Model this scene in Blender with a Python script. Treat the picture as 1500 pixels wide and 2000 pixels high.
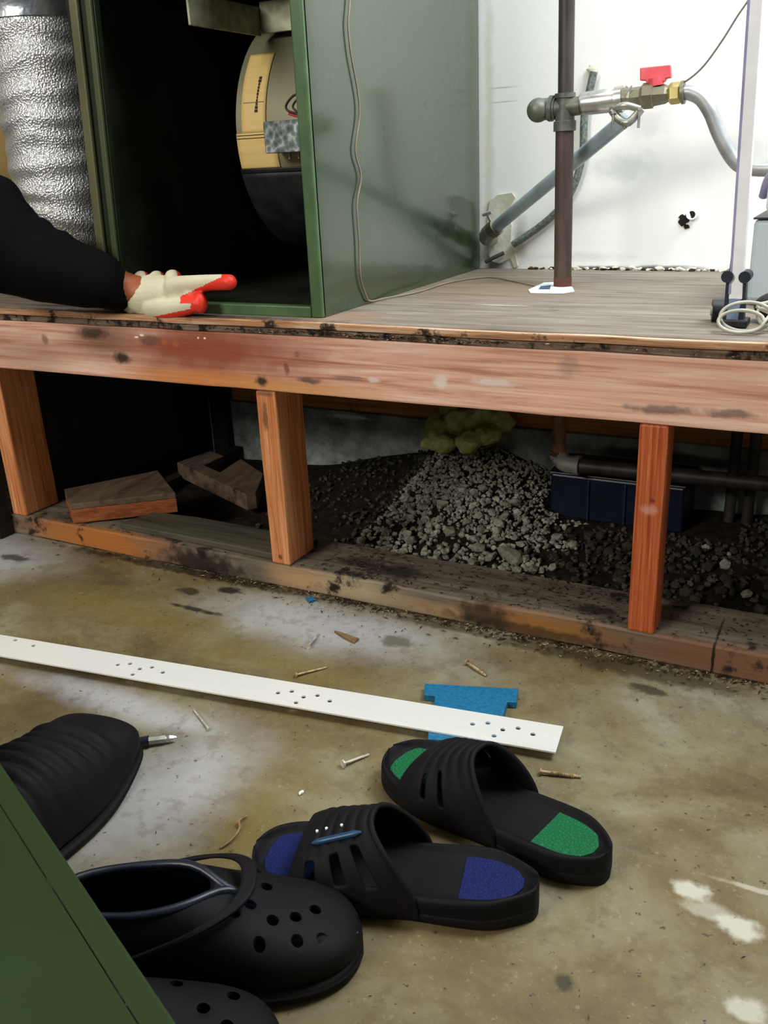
import bpy, bmesh, math, random
from mathutils import Vector, Matrix, noise as mn
from math import sin, cos, pi, radians as rad
D = bpy.data
for o in list(D.objects): D.objects.remove(o)
SC = bpy.context.scene
COL = SC.collection
rnd = random.Random(7)

# ------------------------------------------------------------ camera
CAM = Vector((0.8156, -1.1265, 0.6623)); PITCH, ROLL, YAW, FPX = 21.2266, -2.7339, 28.6298, 1768.64
def cam_axes():
    p, r, y = rad(PITCH), rad(ROLL), rad(YAW)
    f = Vector((-sin(y)*cos(p), cos(y)*cos(p), -sin(p)))
    rt = Vector((cos(y), sin(y), 0)); up = rt.cross(f)
    return cos(r)*rt + sin(r)*up, -sin(r)*rt + cos(r)*up, f
CR, CU, CF = cam_axes()
cd = D.cameras.new('camera'); cam = D.objects.new('camera', cd); COL.objects.link(cam)
cam.matrix_world = Matrix(((CR.x, CU.x, -CF.x, CAM.x), (CR.y, CU.y, -CF.y, CAM.y), (CR.z, CU.z, -CF.z, CAM.z), (0, 0, 0, 1)))
cd.sensor_fit = 'VERTICAL'; cd.sensor_height = 36.0; cd.lens = FPX/2000*36.0
cd.clip_start = 0.02; cd.clip_end = 100
SC.camera = cam
def ray(x, y): return CF + CR*((x-750)/FPX) - CU*((y-1000)/FPX)
def onz(x, y, z=0.0): d = ray(x, y); return CAM + d*((z-CAM.z)/d.z)      # measured point on a level surface
def ony(x, y, Y=0.0): d = ray(x, y); return CAM + d*((Y-CAM.y)/d.y)      # measured point on an upright surface
def onx(x, y, X=0.0): d = ray(x, y); return CAM + d*((X-CAM.x)/d.x)

# ------------------------------------------------------------ light and exposure
SC.view_settings.view_transform = 'Standard'; SC.view_settings.look = 'None'
SC.view_settings.exposure = 0.0; SC.view_settings.gamma = 1.0
w = D.worlds.new('world'); SC.world = w; w.use_nodes = True
w.node_tree.nodes['Background'].inputs[0].default_value = (0.80, 0.90, 1.0, 1)
w.node_tree.nodes['Background'].inputs[1].default_value = 0.12
def area(name, loc, target, sx, sy, power, col):
    l = D.lights.new(name, 'AREA'); l.shape = 'RECTANGLE'; l.size = sx; l.size_y = sy; l.energy = power; l.color = col
    o = D.objects.new(name, l); COL.objects.link(o); o.location = loc
    o.rotation_euler = (Vector(target)-Vector(loc)).to_track_quat('-Z', 'Y').to_euler(); return o
area('garage_door_daylight', (-0.9, -3.3, 2.2), (0.2, 0.2, 0.3), 1.3, 1.0, 104, (1.0, 0.97, 0.90))
area('overhead_fill', (0.30, -0.12, 2.35), (0.30, -0.16, 0), 0.8, 0.5, 11, (1.0, 0.98, 0.94))  # overhead lamp added for the shadows under the shoes, no skylight known
area('side_wall_fill', (1.35, 0.20, 1.95), (0.45, 0.62, 0.75), 1.0, 0.6, 46, (0.88, 0.95, 1.0))  # lamp added to brighten the white wall, no window known there

# ------------------------------------------------------------ node helpers
def S(h):
    h = h.lstrip('#'); c = [int(h[i:i+2], 16)/255 for i in (0, 2, 4)]
    return tuple(v/12.92 if v <= .04045 else ((v+.055)/1.055)**2.4 for v in c) + (1,)
class T:
    def __init__(s, name):
        s.m = D.materials.new(name); s.m.use_nodes = True; s.t = s.m.node_tree
        s.b = s.t.nodes['Principled BSDF']; s.pos = None
    def n(s, ty): return s.t.nodes.new('ShaderNode'+ty)
    def set(s, inp, v):
        if isinstance(v, bpy.types.NodeSocket): s.t.links.new(v, inp)
        elif isinstance(v, (tuple, list)) and len(v) == 3 and inp.type == 'RGBA': inp.default_value = tuple(v)+(1,)
        else: inp.default_value = v
    def world(s): return s.n('NewGeometry').outputs['Position']
    def obj(s): return s.n('TexCoord').outputs['Object']
    def mp(s, v, scale=(1, 1, 1), loc=(0, 0, 0), rot=(0, 0, 0)):
        m = s.n('Mapping'); s.set(m.inputs[0], v); m.inputs['Scale'].default_value = scale; m.inputs['Location'].default_value = loc; m.inputs['Rotation'].default_value = rot
        return m.outputs[0]
    def noise(s, v, scale, detail=4, rough=.55, dist=0, color=False):
        m = s.n('TexNoise'); s.set(m.inputs['Vector'], v); m.inputs['Scale'].default_value = scale; m.inputs['Detail'].default_value = detail
        m.inputs['Roughness'].default_value = rough; m.inputs['Distortion'].default_value = dist
        return m.outputs['Color' if color else 'Fac']
    def vor(s, v, scale, feature='F1'):
        m = s.n('TexVoronoi'); m.feature = feature; s.set(m.inputs['Vector'], v); m.inputs['Scale'].default_value = scale; return m.outputs['Distance']
    def step(s, f, a, b, lo=0., hi=1.):
        m = s.n('MapRange'); m.interpolation_type = 'SMOOTHSTEP'; s.set(m.inputs[0], f)
        m.inputs[1].default_value = a; m.inputs[2].default_value = b; m.inputs[3].default_value = lo; m.inputs[4].default_value = hi; return m.outputs[0]
    def math(s, op, a, b=0.0):
        m = s.n('Math'); m.operation = op; s.set(m.inputs[0], a); s.set(m.inputs[1], b); return m.outputs[0]
    def vm(s, op, a, b=(0, 0, 0)):
        m = s.n('VectorMath'); m.operation = op; s.set(m.inputs[0], a); s.set(m.inputs[1], b); return m.outputs['Value' if op == 'LENGTH' else 'Vector']
    def mix(s, f, a, b, mode='MIX'):
        m = s.n('Mix'); m.data_type = 'RGBA'; m.blend_type = mode; s.set(m.inputs[0], f); s.set(m.inputs[6], a); s.set(m.inputs[7], b); return m.outputs[2]
    def ramp(s, f, stops):
        m = s.n('ValToRGB'); s.set(m.inputs[0], f); e = m.color_ramp.elements
        while len(e) < len(stops): e.new(.5)
        for i, (p, c) in enumerate(stops): e[i].position = p; e[i].color = c
        return m.outputs[0]
    def sep(s, v):
        m = s.n('SeparateXYZ'); s.set(m.inputs[0], v); return m.outputs
    def blob(s, v, c, r, warp=.5, wscale=40, soft=.5):
        a = s.vm('SUBTRACT', v, c); a = s.vm('DIVIDE', a, r)
        nz = s.vm('SUBTRACT', s.noise(v, wscale, 4, .6, color=True), (.5, .5, .5)); nz = s.vm('SCALE', nz); nz.node.inputs['Scale'].default_value = warp*2
        l = s.vm('LENGTH', s.vm('ADD', a, nz)); return s.step(l, 1-soft, 1+soft*.3, 1., 0.)
    def bump(s, h, strength=.3, dist=.002):
        m = s.n('Bump'); m.inputs['Strength'].default_value = strength; m.inputs['Distance'].default_value = dist; s.set(m.inputs['Height'], h); s.set(s.b.inputs['Normal'], m.outputs[0])
    def out(s, col=None, rough=None, metal=None, spec=None):
        if col is not None: s.set(s.b.inputs['Base Color'], col)
        if rough is not None: s.set(s.b.inputs['Roughness'], rough)
        if metal is not None: s.set(s.b.inputs['Metallic'], metal)
        if spec is not None: s.set(s.b.inputs['Specular IOR Level'], spec)
        return s.m
def plain(name, c1, c2=None, rough=.5, metal=0, scale=30, bump=0., bd=.001, stretch=(1, 1, 1), spec=.5, det=4):
    t = T(name); v = t.mp(t.obj(), stretch); f = t.noise(v, scale, det)
    c2 = c2 or c1
    col = t.mix(t.step(f, .35, .65), S(c1), S(c2))
    if bump: t.bump(f, bump, bd)
    return t.out(col, rough, metal, spec)
def wood(name, dark, mid, light, stretch=(1.2, 26, 26), grime='#2a2018', grime_amt=(.62, .75), blobs=(), rough=.62, zones=(), gscale=7., scr=.15, bump=.35):
    t = T(name); P = t.world(); v = t.mp(P, stretch)
    g = t.noise(v, 3.2, 6, .62, .6); fine = t.noise(v, 14, 3, .6)
    col = t.ramp(g, [(.30, S(dark)), (.48, S(mid)), (.70, S(light))])
    for (c, r, a, hexc) in zones:
        col = t.mix(t.math('MULTIPLY', t.blob(P, c, r, .35, 9, .8), a), col, t.mix(g, S(hexc), t.mix(.08, S(hexc), S(light)) if a < 1 else S(hexc)))
    col = t.mix(t.math('MULTIPLY', t.step(fine, .5, .72), scr), col, S(dark))
    gn = t.noise(P, gscale, 7, .68)
    col = t.mix(t.step(gn, grime_amt[0], grime_amt[1]), col, S(grime))
    for (c, r, a, hexc) in blobs:
        col = t.mix(t.math('MULTIPLY', t.blob(P, c, r, .7, 55, .6), a), col, S(hexc))
    t.bump(t.mix(.4, fine, gn), bump, .0012)
    return t.out(col, rough, 0, .3)

# ------------------------------------------------------------ materials
MT = {}
# concrete floor
t = T('concrete_floor'); P = t.world()
n1 = t.noise(t.mp(P, (1, 1.3, 1)), 4.2, 6, .62, .4); n2 = t.noise(P, 26, 5, .7); n3 = t.noise(P, 140, 3, .7)
col = t.ramp(n1, [(.32, S('#50432b')), (.46, S('#6c5e3e')), (.60, S('#7e775d')), (.74, S('#9a9584'))])
pale = t.math('MAXIMUM', t.blob(P, (.14, -.09, 0), (.26, .085, .3), .5, 8, .8), t.blob(P, (.17, -.50, 0), (.10, .16, .3), .5, 8, .9))  # first patch paints the bluish daylight sheen into the concrete colour
pale = t.math('MAXIMUM', pale, t.blob(P, (-.62, -.09, 0), (.22, .12, .3), .4, 8, .8))
pale = t.math('MAXIMUM', pale, t.blob(P, (.0, -.385, 0), (.22, .035, .3), .5, 10, .8))
col = t.mix(t.math('MULTIPLY', pale, .85), col, t.mix(n2, S('#8f8e8c'), S('#c4c4c8')))
ol = t.math('MAXIMUM', t.blob(P, (-.2, -.17, 0), (.26, .06, .3), .5, 7, .8), t.blob(P, (.12, -.215, 0), (.28, .028, .3), .5, 9, .8))
ol = t.math('MAXIMUM', ol, t.blob(P, (.30, -.50, 0), (.06, .12, .3), .6, 9, .9))
col = t.mix(t.math('MULTIPLY', ol, .75), col, t.mix(n2, S('#54461f'), S('#847440')))
col = t.mix(t.math('MULTIPLY', t.step(n2, .48, .66), .45), col, S('#574c33'))
col = t.mix(t.math('MULTIPLY', t.step(n3, .58, .74), .22), col, S('#bdb59c'))
col = t.mix(t.math('MULTIPLY', t.step(t.noise(P, 85, 3, .7), .645, .70), .8), col, S('#241d14'))
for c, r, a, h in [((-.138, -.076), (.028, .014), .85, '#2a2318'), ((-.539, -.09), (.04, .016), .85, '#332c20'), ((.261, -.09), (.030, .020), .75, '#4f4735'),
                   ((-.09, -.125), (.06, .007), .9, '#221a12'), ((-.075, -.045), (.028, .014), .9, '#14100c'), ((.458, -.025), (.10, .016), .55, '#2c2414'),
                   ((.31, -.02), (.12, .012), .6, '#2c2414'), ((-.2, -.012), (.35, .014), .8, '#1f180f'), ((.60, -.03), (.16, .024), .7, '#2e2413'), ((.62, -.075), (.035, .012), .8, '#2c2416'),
                   ((.66, -.56), (.010, .010), .8, '#2d281c'), ((.60, -.66), (.05, .04), .5, '#5c5030'),
                   ((.737, -.407), (.020, .013), .75, '#c8c6b6'), ((.782, -.434), (.022, .016), .75, '#c8c6b6'), ((.757, -.425), (.03, .012), .5, '#bdbaa8'), ((.80, -.52), (.02, .014), .6, '#c4c1b0'),
                   ((.80, -.38), (.05, .004), .5, '#c4c1b0')]:
    col = t.mix(t.math('MULTIPLY', t.blob(P, (c[0], c[1], 0), (r[0], r[1], .3), .8, 45, .5), a), col, S(h))
t.bump(t.mix(.5, n3, n2), .25, .0015)
MT['floor'] = t.out(col, t.step(n2, .3, .7, .42, .7), 0, .35)

MT['beam'] = wood('beam_wood', '#b0725a', '#e2b098', '#f6d8c8', (1.1, 30, 30), '#5a3c2c', (.66, .8),
    zones=[((-.10, 0, .395), (.26, .3, .06), .97, '#8c3608'), ((-.12, 0, .348), (.22, .3, .018), .85, '#cc7c34'), ((-.33, 0, .40), (.09, .3, .045), .7, '#58301c'), ((-.50, 0, .37), (.14, .3, .05), .6, '#9a6c50'), ((.05, 0, .345), (.2, .3, .012), .8, '#d09050')],  # zone tones mix real stain with uneven light painted into the wood
    blobs=[((-.344, 0, .412), (.04, .3, .012), .85, '#33241a'), ((-.286, 0, .372), (.022, .3, .012), .92, '#1c120c'), ((-.22, 0, .405), (.03, .3, .010), .6, '#4a2a1c'),
           ((-.004, 0, .352), (.013, .3, .010), .95, '#2a1e18'), ((.085, 0, .359), (.024, .3, .006), .85, '#5e4a40'), ((.15, 0, .367), (.03, .3, .004), .6, '#7c6c66'),
           ((.194, 0, .367), (.012, .3, .005), .8, '#e8dad0'), ((.375, 0, .376), (.04, .3, .007), .8, '#ead8d0'), ((.30, 0, .372), (.012, .3, .012), .75, '#efe2da'),
           ((.60, 0, .357), (.05, .3, .007), .75, '#685850'), ((.68, 0, .359), (.032, .3, .007), .75, '#685850'), ((.481, 0, .405), (.018, .3, .016), .4, '#806a66'),
           ((-.19, 0, .404), (.008, .3, .006), .6, '#b8683c'), ((-.165, 0, .402), (.007, .3, .005), .6, '#b8683c'), ((.045, 0, .375), (.006, .3, .012), .7, '#7a2416'), ((.066, 0, .397), (.007, .3, .006), .6, '#8a4a38'),
           ((-.235, 0, .413), (.006, .3, .0022), 1, '#f4ead8'), ((-.247, 0, .409), (.005, .3, .002), 1, '#f4ead8'), ((-.105, 0, .414), (.0025, .3, .002), 1, '#fff2e0'), ((-.118, 0, .414), (.0022, .3, .002), 1, '#ffd9c0'),
           ((-.46, 0, .395), (.01, .3, .012), .6, '#6a3a2c')], rough=.62)
MT['stud'] = wood('stud_wood', '#a4582e', '#cc8250', '#e4a878', (60, 50, 1.8), '#7a3c1a', (.72, .88),
    blobs=[((-.004, 0, .295), (.006, .03, .03), .85, '#6b4a34'), ((0, 0, .333), (.02, .02, .006), .7, '#5c4534'), ((.0, 0, .055), (.005, .02, .005), .8, '#5e2c18'), ((.597, 0, .235), (.005, .02, .004), .9, '#8a3a22'), ((.593, 0, .215), (.010, .02, .006), .5, '#d8a898')], rough=.55, gscale=4, scr=.4)
MT['stud_red'] = wood('reddish_stud_wood', '#82300f', '#b4562c', '#cc7c50', (90, 60, 1.6), '#6e2a12', (.62, .85),
    blobs=[((.597, 0, .235), (.005, .02, .004), .9, '#7a3020'), ((.593, 0, .222), (.012, .02, .008), .5, '#d8a898')], rough=.5, gscale=3, scr=.5)
MT['plate'] = wood('sole_plate_wood', '#4e453a', '#6b6054', '#857a6c', (1.5, 20, 20), '#241c14', (.55, .66),
    zones=[((-.42, 0, .02), (.22, .02, .05), .95, '#b8702c'), ((.45, 0, .02), (.14, .012, .03), .85, '#a06a30'), ((.72, 0, .02), (.2, .02, .05), .8, '#7a4c2a'), ((.14, 0, .02), (.12, .012, .03), .8, '#c0aa88'), ((.30, 0, .012), (.1, .012, .02), .7, '#b89468'), ((.03, 0, .02), (.08, .01, .03), .8, '#c49c70')],
    blobs=[((-.17, 0, .015), (.10, .02, .03), .9, '#20160e'), ((.19, .05, .04), (.06, .03, .02), .8, '#1e1812'), ((.36, 0, .02), (.05, .02, .03), .8, '#1e160e'), ((.12, .06, .04), (.05, .02, .02), .7, '#1e1812'), ((.52, .04, .04), (.04, .015, .02), .8, '#181310'), ((.42, 0, .01), (.16, .02, .012), .7, '#221a10'),
           ((-.5, .03, .04), (.06, .02, .02), .5, '#2c2620'), ((.690, 0, .02), (.0025, .12, .05), .95, '#120e0a')], gscale=16, rough=.8, bump=.6)
MT['deck'] = wood('deck_plywood', '#5e554a', '#7a7065', '#938a80', (2.2, 24, 10), '#4a4238', (.62, .8), zones=[((.22, .36, .447), (.22, .14, .3), .55, '#7d6648'), ((.1, .05, .447), (.1, .05, .3), .7, '#93705a')],
    blobs=[((.31, .20, .447), (.05, .004, .1), .8, '#c9beb0'), ((.2, .3, .447), (.07, .004, .1), .6, '#5a4a38'), ((-.2, .0, .45), (.4, .03, .012), .85, '#35261c')], gscale=9, rough=.7)
MT['deck_dim'] = wood('weathered_board', '#403c32', '#544f43', '#676254', (2, 22, 10), '#2c2820', (.6, .8))
MT['lip'] = wood('plywood_edge', '#86583a', '#b88a64', '#dcc4ac', (2.5, 30, 60), '#2e2018', (.56, .64), gscale=20, rough=.7)
MT['ply_dark'] = wood('grimy_plywood_edge', '#4a382c', '#6e5a4c', '#9a8878', (3, 20, 60), '#1c140f', (.5, .6), gscale=24, rough=.85)
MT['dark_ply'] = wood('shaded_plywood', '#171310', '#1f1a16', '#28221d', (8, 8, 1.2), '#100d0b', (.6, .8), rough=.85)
MT['rim_wood'] = wood('rim_joist_wood', '#8a5228', '#bc7a3c', '#d89a5c', (1.2, 20, 30), '#2f1e12', (.58, .7), gscale=9)
MT['block'] = wood('offcut_wood', '#3d3229', '#5c4b3d', '#75614e', (14, 3, 14), '#241a14', (.56, .7), gscale=14, rough=.85)
MT['offcut_edge'] = wood('offcut_edge_wood', '#5c2c16', '#8a4a28', '#a8683c', (8, 8, 40), '#28160e', (.58, .7), gscale=14, rough=.8)
# foundation
t = T('foundation_concrete'); P = t.world(); n = t.noise(P, 14, 6, .7)
col = t.ramp(n, [(.35, S('#5e6660')), (.5, S('#8a928c')), (.68, S('#b8c0b8'))])
col = t.mix(t.blob(P, (-.2, .6, .12), (.06, .3, .006), .8, 40, .5), col, S('#d8e0dc'))
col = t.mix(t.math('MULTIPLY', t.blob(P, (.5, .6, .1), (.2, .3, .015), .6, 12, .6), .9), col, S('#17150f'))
t.bump(n, .5, .004); MT['foundation'] = t.out(col, .85)
t = T('dark_soil'); n = t.noise(t.world(), 40, 6, .7); t.bump(n, .8, .006)
MT['soil'] = t.out(t.ramp(n, [(.35, S('#15120e')), (.6, S('#2b261e')), (.75, S('#453e32'))]), .95, 0, .1)
t = T('crushed_stone'); oi = t.n('ObjectInfo').outputs['Random']; n = t.noise(t.world(), 60, 5, .7); t.bump(n, .6, .003)
c = t.ramp(n, [(.3, S('#524f44')), (.5, S('#8a877a')), (.72, S('#c4c1b2'))])
MT['gravel_shade'] = plain('shade_painted_stone', '#2c2a22', '#4c493e', .95, 0, 60, .6, .003, spec=.15)  # darker copy of the stone colour, painting in shade
MT['gravel'] = t.out(t.mix(t.step(oi, .2, 1, .0, .4), c, S('#5b5945')), .9, 0, .2)
# white plaster wall with stains, scuffs and the valve's soft shadow painted in
t = T('white_wall'); P = t.world(); n = t.noise(P, 7, 5, .6)
col = t.mix(n, S('#f2f3ee'), S('#fbfbf8'))
for c, r, a, h in [((.385, .655, .63), (.07, .3, .03), .35, '#a9b0b4'), ((.42, .655, .70), (.05, .3, .028), .3, '#a9a8ae'), ((.13, .655, .535), (.035, .3, .04), .6, '#c6c0a8'), ((.178, .655, .50), (.02, .3, .05), .7, '#9c9474'),
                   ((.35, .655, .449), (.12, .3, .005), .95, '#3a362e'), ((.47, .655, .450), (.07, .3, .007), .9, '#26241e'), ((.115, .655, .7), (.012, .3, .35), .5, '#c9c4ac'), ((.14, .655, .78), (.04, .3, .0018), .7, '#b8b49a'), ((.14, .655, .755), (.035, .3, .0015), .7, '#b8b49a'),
                   ((.30, .655, .47), (.12, .3, .012), .3, '#b8c0c0'), ((.126, .655, .455), (.03, .3, .02), .8, '#4a4638')]:
    col = t.mix(t.math('MULTIPLY', t.blob(P, c, r, .7, 30, .8), a), col, S(h))
t.bump(n, .08, .002); MT['white_wall'] = t.out(col, .6)
MT['tan_wall'] = plain('tan_wall', '#8f7748', '#a58a56', .8, 0, 4)
MT['room_wall'] = plain('garage_wall', '#8d8676', '#9c9584', .85, 0, 3)
MT['ceiling'] = plain('ceiling_board', '#a8a498', '#b4b0a4', .9, 0, 3)
MT['concrete_out'] = plain('concrete_floor_far', '#6f6850', '#8a8468', .8, 0, 3)
# furnace metals
t = T('green_enamel'); P = t.world(); n = t.noise(t.mp(P, (3, 3, 1)), 9, 4, .5)
col = t.mix(n, S('#1d3018'), S('#26401f'))
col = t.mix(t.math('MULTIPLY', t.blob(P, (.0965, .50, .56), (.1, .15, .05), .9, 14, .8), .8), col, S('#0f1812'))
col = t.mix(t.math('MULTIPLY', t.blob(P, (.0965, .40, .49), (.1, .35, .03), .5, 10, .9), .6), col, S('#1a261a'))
t.bump(t.noise(P, 5, 2, .5), .12, .006); t.b.inputs['Coat Weight'].default_value = .75; t.b.inputs['Coat Roughness'].default_value = .14; t.b.inputs['Coat IOR'].default_value = 1.9
MT['green_side'] = t.out(col, t.step(n, .3, .7, .25, .35), .1, .6)
MT['green_edge'] = plain('green_edge_enamel', '#4a6440', '#587450', .3, .1, 20)
MT['green_post'] = plain('worn_olive_post', '#4c5438', '#3e482c', .5, .3, 8, stretch=(1, 1, .3))
MT['green_dark'] = plain('dark_green_enamel', '#1a2416', '#222e1a', .4, .2, 12)
MT['bare_post'] = plain('bare_olive_metal', '#6c6a4a', '#5a5840', .5, .4, 14, stretch=(1, 1, .4))
MT['black_liner'] = plain('black_liner', '#1c1e18', '#2a2d22', .7, 0, 10, spec=.2)
t = T('green_door_enamel'); P = t.world(); n = t.noise(P, 6, 4, .5); n2 = t.noise(P, 160, 2, .6)
col = t.mix(n, S('#1f2f17'), S('#2c3f1e')); t.bump(n2, .1, .001); MT['green_door'] = t.out(col, .42, .1, .5)
t = T('galvanised_steel'); P = t.obj(); v = t.vor(P, 60); n = t.noise(P, 12, 3)
MT['galv'] = t.out(t.mix(v, S('#7d7d68'), S('#a9aa90')), .5, .6)
t = T('blower_steel'); P = t.world(); v = t.vor(P, 90); n = t.noise(P, 10, 4)
MT['blower'] = t.out(t.mix(n, S('#77745a'), S('#8f8c70')), .5, .35)
MT['blower_shade'] = plain('shade_painted_steel', '#23272a', '#34393a', .5, .5, 30)  # dark copy of the blower metal for its unlit lower part
t = T('spangled_steel'); v = t.vor(t.obj(), 110); n = t.noise(t.obj(), 70, 3)
MT['jbox'] = t.out(t.ramp(t.math('MULTIPLY', v, n), [(.1, S('#4c5552')), (.3, S('#76807e')), (.5, S('#c4cccc'))]), .4, .5)
t = T('kraft_label'); P = t.obj(); n = t.noise(t.mp(P, (4, 4, 60)), 4, 3)
MT['label'] = t.out(t.mix(n, S('#d9b468'), S('#edd08c')), .6)
MT['print'] = plain('label_print', '#3a2410', '#241408', .7)
MT['red_wire'] = plain('red_wire', '#b01828', None, .4); MT['black_wire'] = plain('brown_wire', '#2a1610', '#3c2016', .5)
# foil duct
t = T('foil_bubble_wrap'); P = t.obj(); v = t.vor(P, 300); n = t.noise(P, 230, 4, .7); n2 = t.noise(P, 9, 3)
t.bump(t.mix(.45, v, n), .8, .003); MT['foil'] = t.out(t.mix(n, S('#b4bac0'), S('#fdfdff')), t.step(n2, .3, .7, .24, .42), .78)
MT['foil_tape'] = plain('foil_tape', '#9aa2ac', '#cdd3da', .3, .9, 14, .5, .01)
# cloth, glove, skin
t = T('black_sleeve_cloth'); n = t.noise(t.obj(), 90, 3); t.bump(n, .3, .002); MT['cloth'] = t.out(S('#08080c'), .9, 0, .1)
t = T('dark_trousers'); MT['trousers'] = t.out(S('#10131c'), .9, 0, .15)
t = T('knit_glove'); v = t.mp(t.obj(), (1, 1, 1)); n = t.noise(v, 260, 2); n2 = t.noise(v, 30, 3); t.bump(n, .5, .0012)
MT['glove'] = t.out(t.mix(n2, S('#c9c3a4'), S('#ddd8bd')), .85)
t = T('red_rubber_coating'); n = t.noise(t.obj(), 220, 2); t.bump(n, .4, .001); MT['red'] = t.out(t.mix(n, S('#e2281a'), S('#f0402c')), .5)
MT['skin'] = plain('skin', '#8f4a26', '#a05830', .55, 0, 30); MT['hair'] = plain('dark_hair', '#120e0c', '#1c1612', .7, 0, 80)
# pipes
MT['rust_pipe'] = plain('rusty_black_pipe', '#42362f', '#56443c', .6, .2, 60, .3, .001, (1, 1, .2))
MT['dark_pipe'] = plain('dark_iron_pipe', '#332e2c', '#474140', .5, .3, 40, .2, .001, (1, 1, .2))
MT['copper_rust'] = plain('orange_rusted_riser', '#7a5038', '#9c6e50', .6, .2, 60); MT['pale_fitting'] = plain('pale_galvanised_elbow', '#84847a', '#a4a498', .6, .2, 60)
MT['rust_base'] = plain('red_rust', '#5a3228', '#6e4034', .8, .1, 50)
MT['fitting'] = plain('malleable_fitting', '#51544b', '#6a6d62', .5, .35, 40, .2, .001)
MT['nickel'] = plain('bright_nipple', '#a8a8a4', '#d8d8d6', .3, .8, 30)
MT['brass'] = plain('brass', '#a8985a', '#cdbf80', .35, .8, 20); MT['tarnish'] = plain('tarnished_brass', '#6e6b58', '#86836e', .45, .5, 20)
MT['red_plastic'] = plain('red_valve_plastic', '#e04a55', '#e8606a', .4)
MT['emt'] = plain('blue_grey_conduit', '#92a2ac', '#a8b8c0', .35, .2, 20)
MT['zinc'] = plain('zinc_clamp', '#8f9088', '#b4b5ac', .4, .7, 40)
MT['flex'] = plain('grey_flex_pipe', '#949798', '#aeb0b0', .35, .4, 30)
MT['armored'] = plain('armoured_cable', '#5e6460', '#828a84', .5, .4, 200, .6, .002)
MT['dark_cable'] = plain('dark_cable', '#3b3f35', '#50544a', .6)
MT['thin_wire'] = plain('thin_brown_wire', '#8a7a66', '#9a8c78', .5, .2); MT['grey_wire'] = plain('thin_grey_wire', '#6f6a64', None, .5, .3)
MT['tag'] = plain('paper_tag', '#c8d4dc', '#e2e9ee', .8, 0, 60); MT['tag_ink'] = plain('tag_ink', '#33415c', '#4a5a76', .8)
MT['plaster'] = plain('torn_plaster', '#c2bfaa', '#dcdccf', .85, 0, 18, .6, .006)
MT['hole'] = plain('dark_hole', '#12110f', None, .9)
MT['white_paint'] = plain('white_paint', '#e6e8ea', '#f2f3f4', .35); MT['white_tube'] = plain('white_enamel_tube', '#f2f2f6', '#fbfbff', .25)
MT['navy_plastic'] = plain('navy_plastic', '#161b26', '#232a3a', .4); MT['bluegrey'] = plain('blue_grey_plastic', '#6f86a4', '#7f94b0', .4)
MT['lilac'] = plain('lilac_plastic', '#8f8cb4', '#a4a1c4', .4); MT['boxgrey'] = plain('pale_grey_case', '#a9b8bf', '#b9c7cd', .5, 0, 8)
MT['cord'] = plain('putty_cord', '#a8a698', '#bebcb0', .5); MT['black_plastic'] = plain('black_plastic', '#101014', '#18181e', .5)
# floor things
MT['rubber'] = plain('black_eva_rubber', '#050507', '#09080d', .7, 0, 200, .15, .0005, spec=.2)
MT['rubber_brown'] = plain('brown_black_eva', '#09070a', '#0e0b10', .7, 0, 200, .15, .0005, spec=.2)
MT['navy_rubber'] = plain('navy_rubber_lining', '#0c1220', '#121a2c', .4, 0, 60)
def padmat(name, a, b):
    t = T(name); v = t.vor(t.obj(), 260, 'DISTANCE_TO_EDGE'); t.bump(t.step(v, 0, .15), .5, .001)
    return t.out(t.mix(t.step(v, .0, .10), S(a), S(b)), .75, 0, .25)
MT['pad_green'] = padmat('green_insole', '#084a2c', '#0d6239'); MT['pad_blue'] = padmat('blue_insole', '#06103c', '#091752')
MT['logo_blue'] = plain('blue_emblem', '#1c3f5c', '#245074', .4)
t = T('white_strip_metal'); n = t.noise(t.mp(t.world(), (2, 60, 1)), 6, 3); MT['strip'] = t.out(t.mix(n, S('#e4e4df'), S('#efefea')), .3, .25)
MT['blue_plastic'] = plain('teal_blue_plastic', '#0d5a80', '#146c94', .5, 0, 200, .2, .001)
MT['steel_nail'] = plain('steel_nail', '#b0aa9c', '#d6cfbe', .45, .3, 100); MT['rust_nail'] = plain('rusty_screw', '#8a7452', '#b8a47c', .5, .3, 160)
MT['splinter'] = plain('wood_splinter', '#6a5334', '#8a7048', .8, 0, 60); MT['chip'] = plain('white_chip', '#e6e2d4', None, .6)
MT['debris'] = plain('dark_debris', '#1d160f', '#4a3b28', .95, 0, 40, spec=.1)
MT['pale_debris'] = plain('pale_debris', '#8f8068', '#b8aa90', .9, 0, 40)
MT['insulation'] = plain('yellow_fibreglass', '#8f9448', '#cdd088', .95, 0, 26, 1., .01, spec=.1)
MT['blue_box'] = plain('navy_plastic_box', '#090f22', '#0e182e', .4, 0, 20)
MT['crate_rib'] = plain('navy_box_rib', '#141f3c', '#1a2848', .4)
MT['handle_red'] = plain('red_handle_stripe', '#8a2a20', None, .3); MT['handle_blue'] = plain('clear_blue_handle', '#2a4a98', '#7f98d0', .15, 0, 40)
MT['handle_white'] = plain('white_handle_stripe', '#d8dce4', None, .3)

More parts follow.
